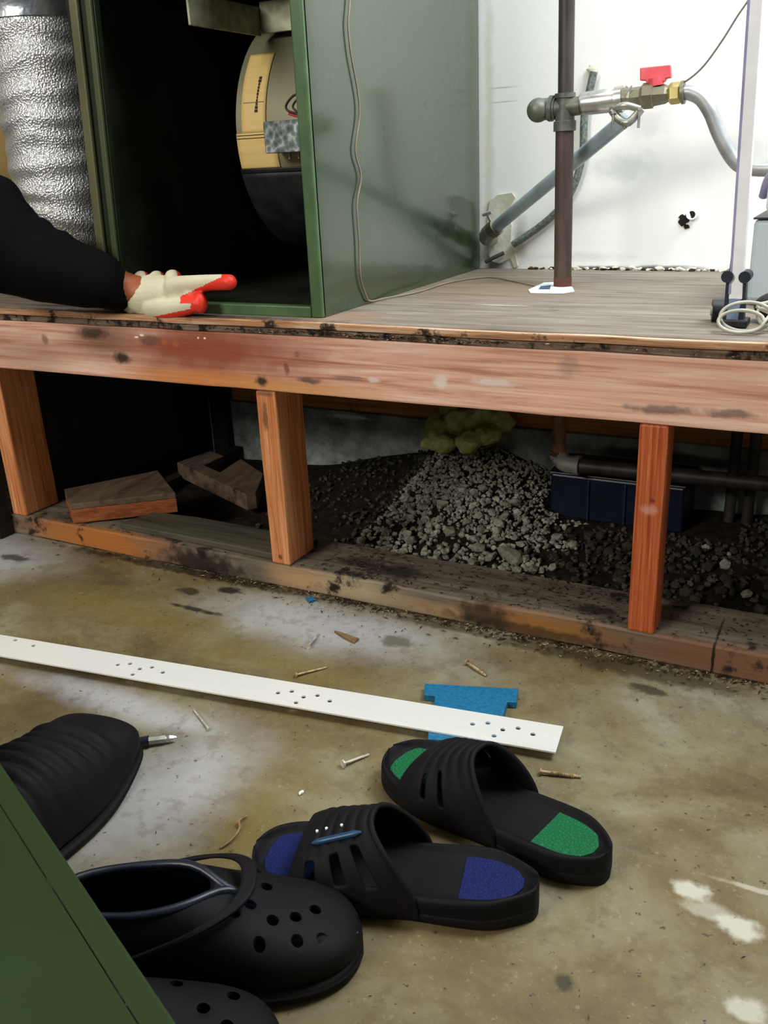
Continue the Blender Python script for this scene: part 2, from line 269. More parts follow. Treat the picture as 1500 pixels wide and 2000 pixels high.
# ------------------------------------------------------------ object helpers
LOCAL = set()     # roots whose parts are modelled in the root's own frame
def link(name, me, mat=None, parent=None, smooth=False, loc=None):
    o = D.objects.new(name, me); COL.objects.link(o)
    if mat is not None and not me.materials: me.materials.append(MT[mat] if isinstance(mat, str) else mat)
    if smooth:
        for p in me.polygons: p.use_smooth = True
    if loc is not None: o.location = loc
    if parent is not None:
        o.parent = parent
        if parent.type == 'EMPTY' and parent.name not in LOCAL: o.matrix_parent_inverse = Matrix.Translation(parent.location).inverted()
    return o
def from_bm(name, bm, mat, parent=None, smooth=False, loc=None):
    me = D.meshes.new(name); bm.to_mesh(me); bm.free(); return link(name, me, mat, parent, smooth, loc)
def tag(o, label, cat, group=None, kind=None):
    if label: o['label'] = label
    if cat: o['category'] = cat
    if group: o['group'] = group
    if kind: o['kind'] = kind
    return o
def struct(o): o['kind'] = 'structure'; return o
def empty(name, loc=(0, 0, 0), rot=(0, 0, 0)):
    o = D.objects.new(name, None); COL.objects.link(o); o.location = loc; o.rotation_euler = rot; o.empty_display_size = .05; return o
def bevel(o, w=.002, seg=2):
    m = o.modifiers.new('bevel', 'BEVEL'); m.width = w; m.segments = seg; m.limit_method = 'ANGLE'; m.angle_limit = rad(35); return o
def solid(o, th, off=-1):
    m = o.modifiers.new('solid', 'SOLIDIFY'); m.thickness = th; m.offset = off; return o
def sub(o, l=1):
    m = o.modifiers.new('sub', 'SUBSURF'); m.levels = l; m.render_levels = l; return o
def bbox(bm, a, b):
    """axis-aligned box between corners a and b"""
    r = bmesh.ops.create_cube(bm, size=1)
    for v in r['verts']: v.co = Vector([(a[i]+b[i])/2 + v.co[i]*(b[i]-a[i]) for i in range(3)])
    return r['verts']
def box(name, a, b, mat, parent=None, bev=.0015):
    bm = bmesh.new(); bbox(bm, a, b); o = from_bm(name, bm, mat, parent)
    if bev: bevel(o, bev)
    return o
def cr(pts, n=8):
    """Catmull-Rom points through pts"""
    P = [Vector(p) for p in pts]; P = [P[0]*2-P[1]] + P + [P[-1]*2-P[-2]]; out = []
    for i in range(1, len(P)-2):
        for k in range(n):
            u = k/n; a, b, c, d = P[i-1:i+3]
            out.append(.5*((2*b)+(-a+c)*u+(2*a-5*b+4*c-d)*u*u+(-a+3*b-3*c+d)*u**3))
    out.append(P[-2]); return out
def tube_bm(bm, pts, r, seg=12, cap=True, prof=None):
    """sweep a circle along pts; r number or list"""
    P = [Vector(p) for p in pts]; n = len(P); rs = r if isinstance(r, (list, tuple)) else [r]*n
    tan = [(P[min(i+1, n-1)]-P[max(i-1, 0)]).normalized() for i in range(n)]
    up = Vector((0, 0, 1)) if abs(tan[0].z) < .9 else Vector((1, 0, 0))
    nrm = (up-tan[0]*up.dot(tan[0])).normalized(); rings = []
    for i in range(n):
        nrm = (nrm-tan[i]*nrm.dot(tan[i])).normalized(); bn = tan[i].cross(nrm)
        rings.append([bm.verts.new(P[i]+(nrm*cos(2*pi*k/seg)+bn*sin(2*pi*k/seg))*rs[i]) for k in range(seg)])
    for i in range(n-1):
        for k in range(seg): bm.faces.new((rings[i][k], rings[i][(k+1) % seg], rings[i+1][(k+1) % seg], rings[i+1][k]))
    if cap: bm.faces.new(rings[0][::-1]); bm.faces.new(rings[-1])
    return rings
def tube(name, pts, r, mat, parent=None, seg=14, smooth=True):
    bm = bmesh.new(); tube_bm(bm, pts, r, seg); o = from_bm(name, bm, mat, parent, smooth)
    if smooth:
        m = o.modifiers.new('es', 'EDGE_SPLIT'); m.split_angle = rad(50)
    return o
def poly(name, pts, h, mat, parent=None, bev=.0):
    """prism: outline pts (3D, ordered) extruded by vector h"""
    bm = bmesh.new(); lo = [bm.verts.new(Vector(p)) for p in pts]; hi = [bm.verts.new(Vector(p)+Vector(h)) for p in pts]; n = len(pts)
    bm.faces.new(lo[::-1]); bm.faces.new(hi)
    for i in range(n): bm.faces.new((lo[i], lo[(i+1) % n], hi[(i+1) % n], hi[i]))
    bmesh.ops.recalc_face_normals(bm, faces=bm.faces)
    o = from_bm(name, bm, mat, parent)
    if bev: bevel(o, bev)
    return o
def grid(name, fn, nu, nv, mat, parent=None, smooth=True, skip=None):
    bm = bmesh.new(); V = [[bm.verts.new(Vector(fn(i/nu, j/nv))) for j in range(nv+1)] for i in range(nu+1)]
    for i in range(nu):
        for j in range(nv):
            if skip and skip((i+.5)/nu, (j+.5)/nv): continue
            bm.faces.new((V[i][j], V[i+1][j], V[i+1][j+1], V[i][j+1]))
    bmesh.ops.delete(bm, geom=[v for v in bm.verts if not v.link_faces], context='VERTS')
    return from_bm(name, bm, mat, parent, smooth)
def loft_bm(bm, rings, cap=True):
    R = [[bm.verts.new(Vector(p)) for p in r] for r in rings]; n = len(R[0])
    for i in range(len(R)-1):
        for k in range(n): bm.faces.new((R[i][k], R[i][(k+1) % n], R[i+1][(k+1) % n], R[i+1][k]))
    if cap: bm.faces.new(R[0][::-1]); bm.faces.new(R[-1])
    bmesh.ops.recalc_face_normals(bm, faces=bm.faces)
def bake(o):
    """apply the modifiers of o in place"""
    dg = bpy.context.evaluated_depsgraph_get(); dg.update()
    me = D.meshes.new_from_object(o.evaluated_get(dg)); o.modifiers.clear(); old = o.data; o.data = me; return o
def cut(o, cutters):
    for c in cutters:
        m = o.modifiers.new('b', 'BOOLEAN'); m.operation = 'DIFFERENCE'; m.object = c; m.solver = 'MANIFOLD'
    bake(o)
    for c in cutters: D.objects.remove(c)
    return o
def cyl_obj(a, b, r, seg=16):
    bm = bmesh.new(); tube_bm(bm, [a, b], r, seg); bmesh.ops.recalc_face_normals(bm, faces=bm.faces); return from_bm('cutter', bm, None)
def roughen(o, amt, scale, seed=0):
    for v in o.data.vertices:
        v.co += mn.noise_vector(v.co*scale+Vector((seed, 0, 0)))*amt
    return o

# ============================================================ SETTING
ZP = .447; WY = .655                       # deck height, wall distance
XL, XR = -.618, .593                       # stud positions (middle stud at 0)
def skin_plane(name, pts, mat): 
    bm = bmesh.new(); bm.faces.new([bm.verts.new(Vector(p)) for p in pts]); return struct(from_bm(name, bm, mat))
struct(box('floor', (-2.6, -4.2, -.12), (2.6, .002, 0), 'floor', bev=0))
struct(box('wall_back', (-.34, WY, -.1), (2.6, WY+.1, 2.5), 'white_wall', bev=0))
struct(box('wall_back_left', (-2.6, WY, -.1), (-.34, WY+.1, 2.5), 'tan_wall', bev=0))
struct(box('ground_left', (-2.6, .0025, -.13), (-.662, WY, -.002), 'soil', bev=0))
struct(box('wall_left', (-2.7, -4.2, -.1), (-2.6, WY+.1, 2.5), 'room_wall', bev=0))
struct(box('wall_right', (2.6, -4.2, -.1), (2.7, WY+.1, 2.5), 'room_wall', bev=0))
struct(box('ceiling', (-2.7, -4.2, 2.5), (2.7, WY+.1, 2.6), 'ceiling', bev=0))
# foundation ledge and soil under the platform
bm = bmesh.new(); bbox(bm, (-.62, .60, -.12), (2.0, WY, .131)); bmesh.ops.subdivide_edges(bm, edges=bm.edges, cuts=6, use_grid_fill=True)
o = struct(from_bm('wall_foundation', bm, 'foundation')); roughen(o, .004, 14)
def smooth(a, b, x): x = max(0, min(1, (x-a)/(b-a))); return x*x*(3-2*x)
def gh(x, y):
    """height of the ground under the deck"""
    h = .052*smooth(.12, .55, y)*smooth(-.35, -.05, x)*(1-.75*smooth(.24, .36, x)) - .012
    h += .030*math.exp(-((x-.17)/.10)**2-((y-.42)/.15)**2)
    h += .045*math.exp(-((x-.10)/.12)**2-((y-.58)/.08)**2)
    h += .020*smooth(.62, .8, x)*smooth(.2, .5, y)
    return h
def ground(u, v):
    x, y = -.66+u*2.7, .004+v*.616; return (x, y, gh(x, y)+mn.noise(Vector((x*14, y*14, 0)))*.006)
struct(grid('ground_soil', ground, 130, 30, 'soil'))

# ============================================================ PLATFORM FRAMING
def roughbox(name, a, b, mat, cuts, amt=.0012, bev=.003):
    bm = bmesh.new(); bbox(bm, a, b); L = max(range(3), key=lambda i: b[i]-a[i])
    ed = [e for e in bm.edges if abs((e.verts[0].co-e.verts[1].co)[L]) > .01]
    bmesh.ops.subdivide_edges(bm, edges=ed, cuts=cuts); o = from_bm(name, bm, mat); roughen(o, amt, 9, a[0]*3); return bevel(o, bev)
o = roughbox('platform_beam', (-.95, 0, .337), (1.35, .038, .425), 'beam', 40)
tag(o, 'long horizontal wooden beam, red-orange on its left half, under the deck edge', 'beam')
o = roughbox('sole_plate', (-.66, 0, 0), (1.35, .121, .041), 'plate', 40, .002)
tag(o, 'dirty wooden sole plate lying on the concrete under the studs', 'plank')
o = roughbox('wooden_stud', (XL-.0184, 0, .0415), (XL+.0184, .085, .3365), 'stud', 6)
tag(o, 'orange wooden stud at the left edge, beside the painted post', 'stud', 'short studs under the platform beam')
o = roughbox('wooden_stud', (-.0184, 0, .0415), (.0184, .078, .3365), 'stud', 6)
tag(o, 'orange wooden stud between the sawn offcut and the gravel, dark knot at its top', 'stud', 'short studs under the platform beam')
o = roughbox('wooden_stud', (XR-.0184, 0, .0415), (XR+.0184, .042, .3365), 'stud_red', 6)
tag(o, 'reddish striped wooden stud standing in front of the navy box', 'stud', 'short studs under the platform beam')
dk = empty('plywood_deck', (.2, .3, .4255))
tag(dk, 'worn grey-brown plywood deck carrying the furnace and the gas pipe', 'platform')
bm = bmesh.new(); bbox(bm, (-.95, .002, .4365), (1.35, WY, ZP)); bevel(from_bm('top_sheet', bm, 'deck', dk), .0015)
o = roughbox('front_edge', (-.95, -.006, .4365), (1.35, .0018, .4465), 'lip', 60, .0015, .0015); o.parent = dk; o.matrix_parent_inverse = Matrix.Translation(dk.location).inverted(); o['label'] = 'orange splintered front edge'
o = roughbox('lower_sheet', (-.95, -.001, .4255), (1.35, WY, .4362), 'ply_dark', 60, .0015, .001); o.parent = dk; o.matrix_parent_inverse = Matrix.Translation(dk.location).inverted()
o = box('rim_joist', (-.62, .612, .1315), (1.35, .65, .425), 'rim_wood'); tag(o, 'orange-brown joist along the back wall above the foundation', 'joist')
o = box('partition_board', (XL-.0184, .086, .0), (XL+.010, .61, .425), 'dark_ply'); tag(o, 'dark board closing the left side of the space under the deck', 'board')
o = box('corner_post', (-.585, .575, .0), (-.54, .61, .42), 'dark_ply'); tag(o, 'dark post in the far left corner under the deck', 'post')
# painted post at the far left, standing on the floor
o = empty('painted_post', (-.70, -.006, 0)); tag(o, 'narrow white painted post foot at the far left floor edge', 'post')
box('post_foot', (-.74, -.04, 0), (-.6455, -.001, .07), 'white_paint', o); box('post_shaft', (-.74, -.04, .0705), (-.6455, -.001, .3), 'block', o); p = box('dark_edge', (-.645, -.036, 0), (-.640, -.003, .16), 'dark_ply', o); p['label'] = 'dark rotten edge strip'

# ============================================================ UNDER THE DECK
def plank(name, corners, th, mat, label, cat='offcut', edge=None):
    c = sum((Vector(p) for p in corners), Vector())/len(corners); r = empty(name, (c.x, c.y, c.z-th))
    tag(r, label, cat)
    poly('board', [Vector(p)-Vector((0, 0, th)) for p in corners], (0, 0, th), mat, r, .002)
    return r
# sawn block resting on the sole plate
r = empty('wood_offcut', (-.42, .10, .041)); tag(r, 'thick sawn wooden offcut with orange edge lying behind the left stud', 'offcut')
cs = [onz(125, 955, .086), onz(308, 918, .092), onz(343, 962, .090), onz(137, 985, .082)]
b = poly('dusty_top', [p-Vector((0, 0, .012)) for p in cs], (0, 0, .012), 'block', r, .002)
b['label'] = 'dusty grey top face'
p = poly('sawn_edge', [p-Vector((0, 0, .040)) for p in cs], (0, 0, .0278), 'offcut_edge', r, .0015); p['label'] = 'reddish layered lower edge'
cs = [onz(232, 1020, .055), onz(300, 998, .055), onz(385, 1008, .055), onz(560, 1040, .055), onz(545, 1082, .055)]
r = empty('flat_board', (-.2, .06, .0415)); tag(r, 'flat grey board lying on the sole plate left of the middle stud', 'board')
poly('board', [Vector((p.x, p.y, .0418)) for p in cs], (0, 0, .012), 'deck_dim', r, .002)
# notched offcut further back
r = empty('notched_offcut', (-.38, .38, .0)); tag(r, 'notched dusty offcut lying on the dark soil behind the middle stud', 'offcut')
N = [(345, 903), (410, 880), (437, 890), (398, 908), (430, 922), (470, 895), (515, 925), (500, 962), (480, 966)]
poly('board', [onz(x, y, .045)-Vector((0, 0, .035)) for x, y in N], (0, 0, .035), 'block', r, .002)
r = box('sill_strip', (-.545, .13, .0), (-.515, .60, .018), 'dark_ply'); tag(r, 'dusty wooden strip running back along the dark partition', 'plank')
# insulation clump
bm = bmesh.new()
for px, py, Y, rr in [(850, 838, .52, .030), (905, 822, .55, .036), (955, 815, .56, .034), (985, 826, .57, .020), (865, 865, .50, .024), (915, 866, .49, .026), (950, 848, .52, .026), (835, 868, .52, .014), (890, 800, .57, .03)]:
    c = ony(px, py, Y); m = Matrix.Translation(c) @ Matrix.Rotation(rnd.random()*6, 4, 'Z') @ Matrix.Diagonal((1.15, .9, .85, 1))
    bmesh.ops.create_icosphere(bm, subdivisions=4, radius=rr, matrix=m)
o = from_bm('insulation_clump', bm, 'insulation', None, True)
m = o.modifiers.new('r', 'REMESH'); m.mode = 'VOXEL'; m.voxel_size = .004; bake(o)
for p in o.data.polygons: p.use_smooth = True
for v in o.data.vertices: v.co += mn.noise_vector(v.co*45)*.006+mn.noise_vector(v.co*160)*.003
tag(o, 'yellow-green fibrous insulation clump on top of the gravel mound', 'insulation')
# navy box
r = empty('navy_box', (.39, .50, 0)); tag(r, 'navy plastic box half buried in gravel behind the reddish stud', 'box')
a = ony(1076, 920, .47); x1 = ony(1340, 930, .47).x
b = box('body', (a.x, .47, .0), (x1, .59, .088), 'blue_box', r, .004)
for i, px in enumerate((1150, 1222, 1300)):
    x = ony(px, 950, .47).x; p = box('rib', (x-.002, .465, .004), (x+.002, .4698, .082), 'crate_rib', r, .0005); p['label'] = 'lighter vertical rib'
box('lid', (a.x-.003, .466, .0885), (x1+.003, .592, .093), 'blue_box', r, .002)
# horizontal drain / gas line with elbow under the deck
c0 = ony(1092, 880, .44); e = Vector((c0.x, .44, .134)); zc = ony(1160, 912, .44).z
r = empty('underfloor_gas_pipe', (c0.x, .44, zc)); tag(r, 'dark pipe running right under the deck from a pale elbow', 'pipe')
zh0 = ony(1180, 915, .44).z; zh1 = ony(1500, 945, .44).z
tube('riser', [(.344, .41, .4245), (c0.x, .44, e.z)], .0125, 'copper_rust', r)
tube('horizontal_run', [(c0.x+.03, .44, zh0), (c0.x+1.1, .44, zh0+(zh1-zh0)*3)], .0135, 'dark_pipe', r)
tube('elbow', cr([(c0.x, .44, e.z), (c0.x, .44, zh0+.016), (c0.x+.012, .44, zh0+.002), (c0.x+.034, .44, zh0)], 6), .0165, 'pale_fitting', r)
p = tube('elbow_collar', [(c0.x+.030, .44, zh0), (c0.x+.040, .44, zh0)], .019, 'pale_fitting', r)
p = tube('riser_collar', [(c0.x, .44, e.z-.004), (c0.x, .44, e.z+.010)], .0145, 'rust_base', r); p['label'] = 'rust-brown collar'
for px in (1438, 1475):
    q = ony(px, 870, .56); o = tube('floor_conduit', [(q.x, .56, .425), (q.x, .56, .0)], .010, 'dark_pipe'); tag(o, 'dark upright conduit under the deck at the right edge' if px < 1460 else 'second dark upright conduit, nearest the right edge, under the deck', 'pipe', 'upright conduits at the right')
# gravel: individual stones in front, the rest as one stuff object
def stone_mesh(k, name='gravel_stone'):
    bm = bmesh.new(); bmesh.ops.create_icosphere(bm, subdivisions=1, radius=1); R = random.Random(k)
    sx = (1, R.uniform(.65, .95), R.uniform(.5, .8))
    for v in bm.verts:
        v.co = Vector([v.co[i]*sx[i] for i in range(3)])*R.uniform(.78, 1.18)
    me = D.meshes.new(name); bm.to_mesh(me); bm.free(); me.materials.append(MT['gravel']); return me
SM = [stone_mesh(k) for k in range(14)]; SD = []
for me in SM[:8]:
    m2 = me.copy(); m2.materials.clear(); m2.materials.append(MT['gravel_shade']); SD.append(m2)
proto = None; placed = []
while len(placed) < 300:
    x = rnd.uniform(.02, .95) if rnd.random() < .8 else rnd.uniform(.05, .40); y = rnd.uniform(.135, .42)
    if x > .40 and y > .42: continue
    s = rnd.uniform(.007, .0135)*(1.25-.9*(y-.13)) 
    if any((x-a)**2+(y-b)**2 < (.8*(s+c))**2 for a, b, c in placed): s *= .6
    if any((x-a)**2+(y-b)**2 < (.62*(s+c))**2 for a, b, c in placed): 
        if rnd.random() < .97: continue
    placed.append((x, y, s))
for i, (x, y, s) in enumerate(placed):
    o = D.objects.new('gravel_stone', SM[i % 14]) if proto is None else proto.copy()
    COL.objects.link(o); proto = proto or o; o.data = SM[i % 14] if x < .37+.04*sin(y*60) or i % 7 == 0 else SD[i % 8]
    o.location = (x, y, gh(x, y)+s*.55); o.scale = (s, s, s); o.rotation_euler = (rnd.uniform(-.5, .5), rnd.uniform(-.5, .5), rnd.uniform(0, 6.28))
    if x > .62: tag(o, 'crushed stone in the shaded gravel right of the reddish stud', 'stone', 'crushed stones right of the reddish stud')
    elif x > .37: tag(o, 'crushed stone painted darker for shade between the bright mound and the reddish stud', 'stone', 'crushed stones in front of the navy box')
    elif y < .22: tag(o, 'grey crushed stone in the row just behind the sole plate, near the middle', 'stone', 'crushed stones along the sole plate')
    else: tag(o, 'grey crushed stone on the pale gravel mound below the insulation', 'stone', 'crushed stones on the gravel mound')
big = D.objects.new('flat_stone', stone_mesh(77, 'flat_stone')); COL.objects.link(big); q = onz(995, 1072, .02)
big.location = (q.x, q.y, gh(q.x, q.y)+.014); big.scale = (.033, .020, .012); big.rotation_euler = (.25, .3, -.5)
tag(big, 'largest flat smooth stone in the gravel, close behind the sole plate', 'stone')
bm = bmesh.new(); R = random.Random(3)
for i in range(5200):
    x = R.uniform(-.22, 1.05) if i % 3 else R.uniform(.0, .34); y = R.uniform(.13, .60) if i % 2 else R.uniform(.3, .6)
    if x < 0 and R.random() > .5: continue
    if .295 < x < .66 and .457 < y: continue
    s = R.uniform(.003, .0075)*(1.1 if y < .3 else .85)
    m = Matrix.Translation((x, y, gh(x, y)+s*.3+R.uniform(-.001, .003))) @ Matrix.Rotation(R.random()*6, 4, 'Z') @ Matrix.Rotation(R.random()*2, 4, 'X') @ Matrix.Diagonal((s, s*.8, s*.65, 1))
    vs = bmesh.ops.create_icosphere(bm, subdivisions=1, radius=1, matrix=m)['verts']
    for v in vs: v.co += Vector((R.uniform(-1, 1), R.uniform(-1, 1), R.uniform(-1, 1)))*s*.22
o = from_bm('gravel', bm, 'gravel'); o.data.materials.append(MT['gravel_shade'])
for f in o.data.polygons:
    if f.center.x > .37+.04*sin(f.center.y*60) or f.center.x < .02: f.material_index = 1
tag(o, 'bed of small grey crushed gravel under the deck', 'gravel', None, 'stuff')

# ============================================================ FURNACE
FX = .0965; FY = .036; FT = 1.30
fr = empty('furnace_cabinet', (-.11, .34, ZP)); tag(fr, 'open green metal furnace cabinet standing on the plywood deck', 'furnace')
box('side_panel', (FX-.0015, FY, ZP), (FX, WY-.006, FT), 'green_side', fr, 0)
bm = bmesh.new(); bbox(bm, (.0765, FY-.006, ZP), (FX, FY+.006, FT)); o = from_bm('front_post', bm, 'green_edge', fr); bevel(o, .003, 3); o['label'] = 'brighter green front corner post'
box('post_return', (.0765, FY+.006, ZP+.017), (.0785, FY+.03, FT), 'green_dark', fr, 0)
o = box('bottom_rail', (-.285, FY-.006, ZP), (.0763, FY+.012, ZP+.0165), 'green_edge', fr, .002); o['label'] = 'brighter green bottom rail'
def leftstrip(name, x0, x1, y0, y1, mat, lab=None):
    k = .055; pts = [(x0+(ZP-.55)*k, y0, ZP), (x1+(ZP-.55)*k, y0, ZP), (x1+(FT-.55)*k, y0, FT), (x0+(FT-.55)*k, y0, FT)]
    o = poly(name, pts, (0, y1-y0, 0), mat, fr, .0015)
    if lab: o['label'] = lab
    return o
leftstrip('post_core', -.334, -.287, .034, .046, 'green_dark')
leftstrip('outer_flange', -.331, -.315, .026, .0335, 'bare_post', 'bare olive outer flange')
leftstrip('inner_flange', -.300, -.289, .028, .0335, 'green_post', 'olive green inner flange')
box('left_panel', (-.337, .0465, ZP), (-.312, WY-.006, FT), 'black_liner', fr, 0)
box('back_panel', (-.311, WY-.012, ZP), (FX-.002, WY-.006, FT), 'black_liner', fr, 0)
box('base_pan', (-.311, .047, ZP), (FX-.002, WY-.013, ZP+.006), 'black_liner', fr, 0)
box('top_panel', (-.337, .0465, FT+.001), (FX, WY-.006, FT+.004), 'green_dark', fr, 0)
box('inner_right_liner', (FX-.006, FY+.03, ZP+.007), (FX-.003, WY-.014, FT), 'black_liner', fr, 0)
box('blower_deck', (-.311, .07, .93), (FX-.007, WY-.014, .935), 'black_liner', fr, 0)
# galvanised flange around the blower opening
o = box('return_flange', (-.094, .03, .852), (-.090, .205, .893), 'galv', fr, .001); o['label'] = 'galvanised flange running back'
o = box('cross_flange', (-.090, .205, .855), (FX-.007, .209, .900), 'galv', fr, .001); o['label'] = 'galvanised flange across the blower top'
# blower
BY, BZ, BR = .339, .708, .183
bl = empty('blower', (-.03, BY, BZ)); bl.parent = fr; bl.matrix_parent_inverse = Matrix.Translation(fr.location).inverted()
bm = bmesh.new(); tube_bm(bm, [(-.12, BY, BZ), (.08, BY, BZ)], BR, 72); bmesh.ops.recalc_face_normals(bm, faces=bm.faces)
o = from_bm('housing', bm, 'blower', None, True); o.modifiers.new('e', 'EDGE_SPLIT').split_angle = rad(40)
def subchild(o, p=bl):
    o.parent = p; o.matrix_parent_inverse = (Matrix.Translation(fr.location) @ Matrix.Translation(fr.location).inverted() @ Matrix.Translation(p.location)).inverted() if p.type == 'EMPTY' else Matrix(); return o
subchild(o)
def arc(name, x0, x1, a0, a1, r, mat, th=.0006, n=24, rag=0):
    f = lambda u, v: (x0+(x1-x0)*v, BY-r*cos(rad(a0+(a1-a0)*u)), BZ+r*sin(rad(a0+(a1-a0)*u)))
    return subchild(solid(grid(name, f, n, 6, mat), th, 1 if a1 < a0 else -1))
o = arc('lower_shade', -.121, .078, -17, -95, BR+.002, 'blower_shade', .002); o['label'] = 'lower blower side darkened with painted shade'  # dark sheet painting in the shade on the lower blower
arc('shade_seam', -.121, .078, -15.5, -17.5, BR+.003, 'black_plastic', .002, 4)  # dark line along the edge of that painted shade
lb = arc('paper_label', -.108, -.062, 40, 1, BR+.0012, 'label'); lb['label'] = 'yellowed paper label'
lb2 = arc('paper_label', -.1195, -.045, 1, -15.5, BR+.0012, 'label'); lb2['label'] = 'wider lower half of the yellowed label'
RR = random.Random(5)
for k in range(11):
    a = 27-k*1.55; wdt = RR.uniform(.0028, .0044) * (1.3 if k in (0, 1, 9, 10) else .8)
    p = arc('print_mark', -.0765-wdt/2+k*-.0003, -.0765+wdt/2+k*-.0003, a, a-1.3, BR+.0022, 'print', .0003, 3)
for a in (15, .2, -1.2): arc('ruled_line', -.1185 if a < 1 else -.104, -.066, a, a-.35, BR+.0022, 'print' if a < 1 else 'thin_wire', .0002, 2)
x0 = ony(513, 240, .115).x; x1 = ony(588, 240, .115).x; z1 = ony(540, 236, .115).z; z0 = ony(540, 299, .115).z
jb = subchild(box('junction_box', (x0, .115, z0), (x1, .155, z1), 'jbox', None, .0015)); jb['label'] = 'spangled grey junction box'
for xx in (x0+.028, x0+.045):
    p = tube('mounting_stud', [(xx, .14, z0+.001), (xx, .14, z0-.009)], .0025, 'zinc'); subchild(p)
W = lambda px, py, Y=.135: ony(px, py, Y)
subchild(tube('wire_loop', cr([W(590, 180), W(572, 188), W(559, 205), W(562, 216), W(578, 222), W(592, 228)], 6), .0018, 'black_wire'))
subchild(tube('wire_loop', cr([W(592, 192), W(580, 195), W(572, 208), W(580, 218), W(594, 222)], 6), .0016, 'black_wire'))
o = subchild(tube('red_wire', cr([W(564, 222), W(576, 226), W(596, 229)], 5), .0017, 'red_wire'))
o = tube('inner_cord', cr([ony(192, 0, .3), ony(215, 50, .3), ony(250, 100, .32), ony(290, 135, .34)], 6), .0011, 'dark_cable', fr)
# control wire hanging down the furnace side
pts = [onx(x, y, FX+.004) for x, y in [(681, -120), (680, -50), (683, 0), (680, 50), (686, 110), (698, 175), (702, 225), (694, 295), (705, 345), (697, 400), (701, 470), (704, 540), (714, 575), (723, 588)]]
pts += [Vector((.104, .215, ZP+.003)), Vector((.125, .30, ZP+.002)), Vector((.128, .42, ZP+.002)), Vector((.17, .50, ZP+.002)), Vector((.24, .455, ZP+.002)), Vector((.30, .40, ZP+.002))]
o = tube('control_wire', cr(pts, 8), .0013, 'thin_wire', None, 8); tag(o, 'thin brownish wire hanging down the green furnace side onto the deck', 'wire')

# insulated duct left of the furnace
dl = Vector((ony(0, 60, .19).x+.108, .19, ZP))
dt = empty('insulated_duct', dl); tag(dt, 'crinkled silver foil insulated duct standing left of the furnace', 'duct')
def duct(u, v):
    z = ZP+.001+u*.80; a = v*2*pi; r = .098+.002*mn.noise(Vector((0, 0, z*30)))*2+.0022*mn.noise(Vector((cos(a)*2, sin(a)*2, z*34)))+.0016*sin(z*150+mn.noise(Vector((cos(a), sin(a), z*8)))*4)
    return (dl.x+cos(a)*r, dl.y+sin(a)*r, z)
o = grid('foil_sleeve', lambda u, v: duct(u*.58, v), 150, 96, 'foil', dt)
o = grid('tape_wrap', lambda u, v: (Vector(duct(.58+u*.42, v))-dl)*1+dl+Vector((cos(v*2*pi), sin(v*2*pi), 0))*.004, 30, 64, 'foil_tape', dt); o['label'] = 'smoother blue-grey tape wrap'

# ============================================================ GAS PIPE AND FITTINGS
GY = .41; g = empty('gas_pipe', (.344, GY, ZP)); tag(g, 'rusty upright gas pipe with tee and red-handled valve standing on the deck', 'pipe')
G = lambda px, py, Y=GY: ony(px, py, Y)
top = G(1109, -150); tb = G(1104, 195); base = Vector((.3445, GY, ZP+.0005)); te = G(1104, 212)
tube('upper_pipe', [top, G(1105, 185)], .0124, 'dark_pipe', g, 20)
o = tube('lower_pipe', [G(1103, 250), base], .0146, 'rust_pipe', g, 20)
o = tube('rusted_foot', [base, base+Vector((0, 0, .016))], .0152, 'rust_base', g, 20); o['label'] = 'red rusted pipe foot'
t_ = G(1104, 182); b_ = G(1103, 256)
tee = tube('tee_fitting', [t_, t_+(b_-t_)*.12, t_+(b_-t_)*.14, t_+(b_-t_)*.72, t_+(b_-t_)*.74, b_], [.0165, .0165, .0145, .0155, .018, .018], 'fitting', g, 20)
tube('tee_arm', [G(1080, 213), G(1135, 206)], .0140, 'fitting', tee, 18)
ec = G(1058, 214)
tube('elbow_body', cr([G(1086, 212), G(1070, 213), ec+Vector((-.002, -.004, 0)), ec+Vector((-.004, -.010, -.001))], 6), .0165, 'fitting', g, 18)
bm = bmesh.new(); bmesh.ops.create_uvsphere(bm, u_segments=24, v_segments=16, radius=.0185, matrix=Matrix.Translation(ec+Vector((-.003, -.008, -.001)))); from_bm('elbow_bend', bm, 'fitting', g, True)
tube('elbow_collar', [G(1073, 212), G(1081, 212)], .0195, 'fitting', g, 18)
tube('nipple_collar', [G(1130, 206), G(1141, 204)], .0125, 'tarnish', g, 18)
nb = tube('bright_union', [G(1138, 204), G(1141, 203), G(1209, 194), G(1212, 193.5)], [.0165, .0172, .0178, .017], 'nickel', g, 24); nb['label'] = 'bright nickel union'
tube('union_ring', [G(1203, 195), G(1217, 193)], .0195, 'nickel', g, 24)
v = tube('valve_body', [G(1215, 193), G(1228, 192), G(1232, 192), G(1252, 190), G(1258, 188), G(1276, 186), G(1278, 186), G(1300, 184), G(1308, 183)], [.0155, .0165, .0150, .0155, .0185, .0185, .0155, .0135, .0105], 'tarnish', g, 8, False)
tube('valve_stem', [G(1284, 186), G(1282, 166)], .0065, 'tarnish', g)
h0 = G(1282, 164); ax = (G(1310, 140)-G(1250, 146)).normalized(); upv = Vector((0, 0, 1))
hd = empty('tmp'); D.objects.remove(hd)
def slab(name, px, th, mat, parent):
    return poly(name, [G(*q)+Vector((0, -th/2, 0)) for q in px], (0, th, 0), mat, parent, .0015)
hdl = slab('handle_grip', [(1251, 133), (1310, 127), (1312, 152), (1302, 154), (1300, 160), (1264, 164), (1262, 158), (1251, 158)][::-1], .010, 'red_plastic', g); hdl['label'] = 'red plastic valve handle'
tube('handle_hub', [G(1282, 168), G(1281, 152)], .0115, 'red_plastic', hdl, 16)
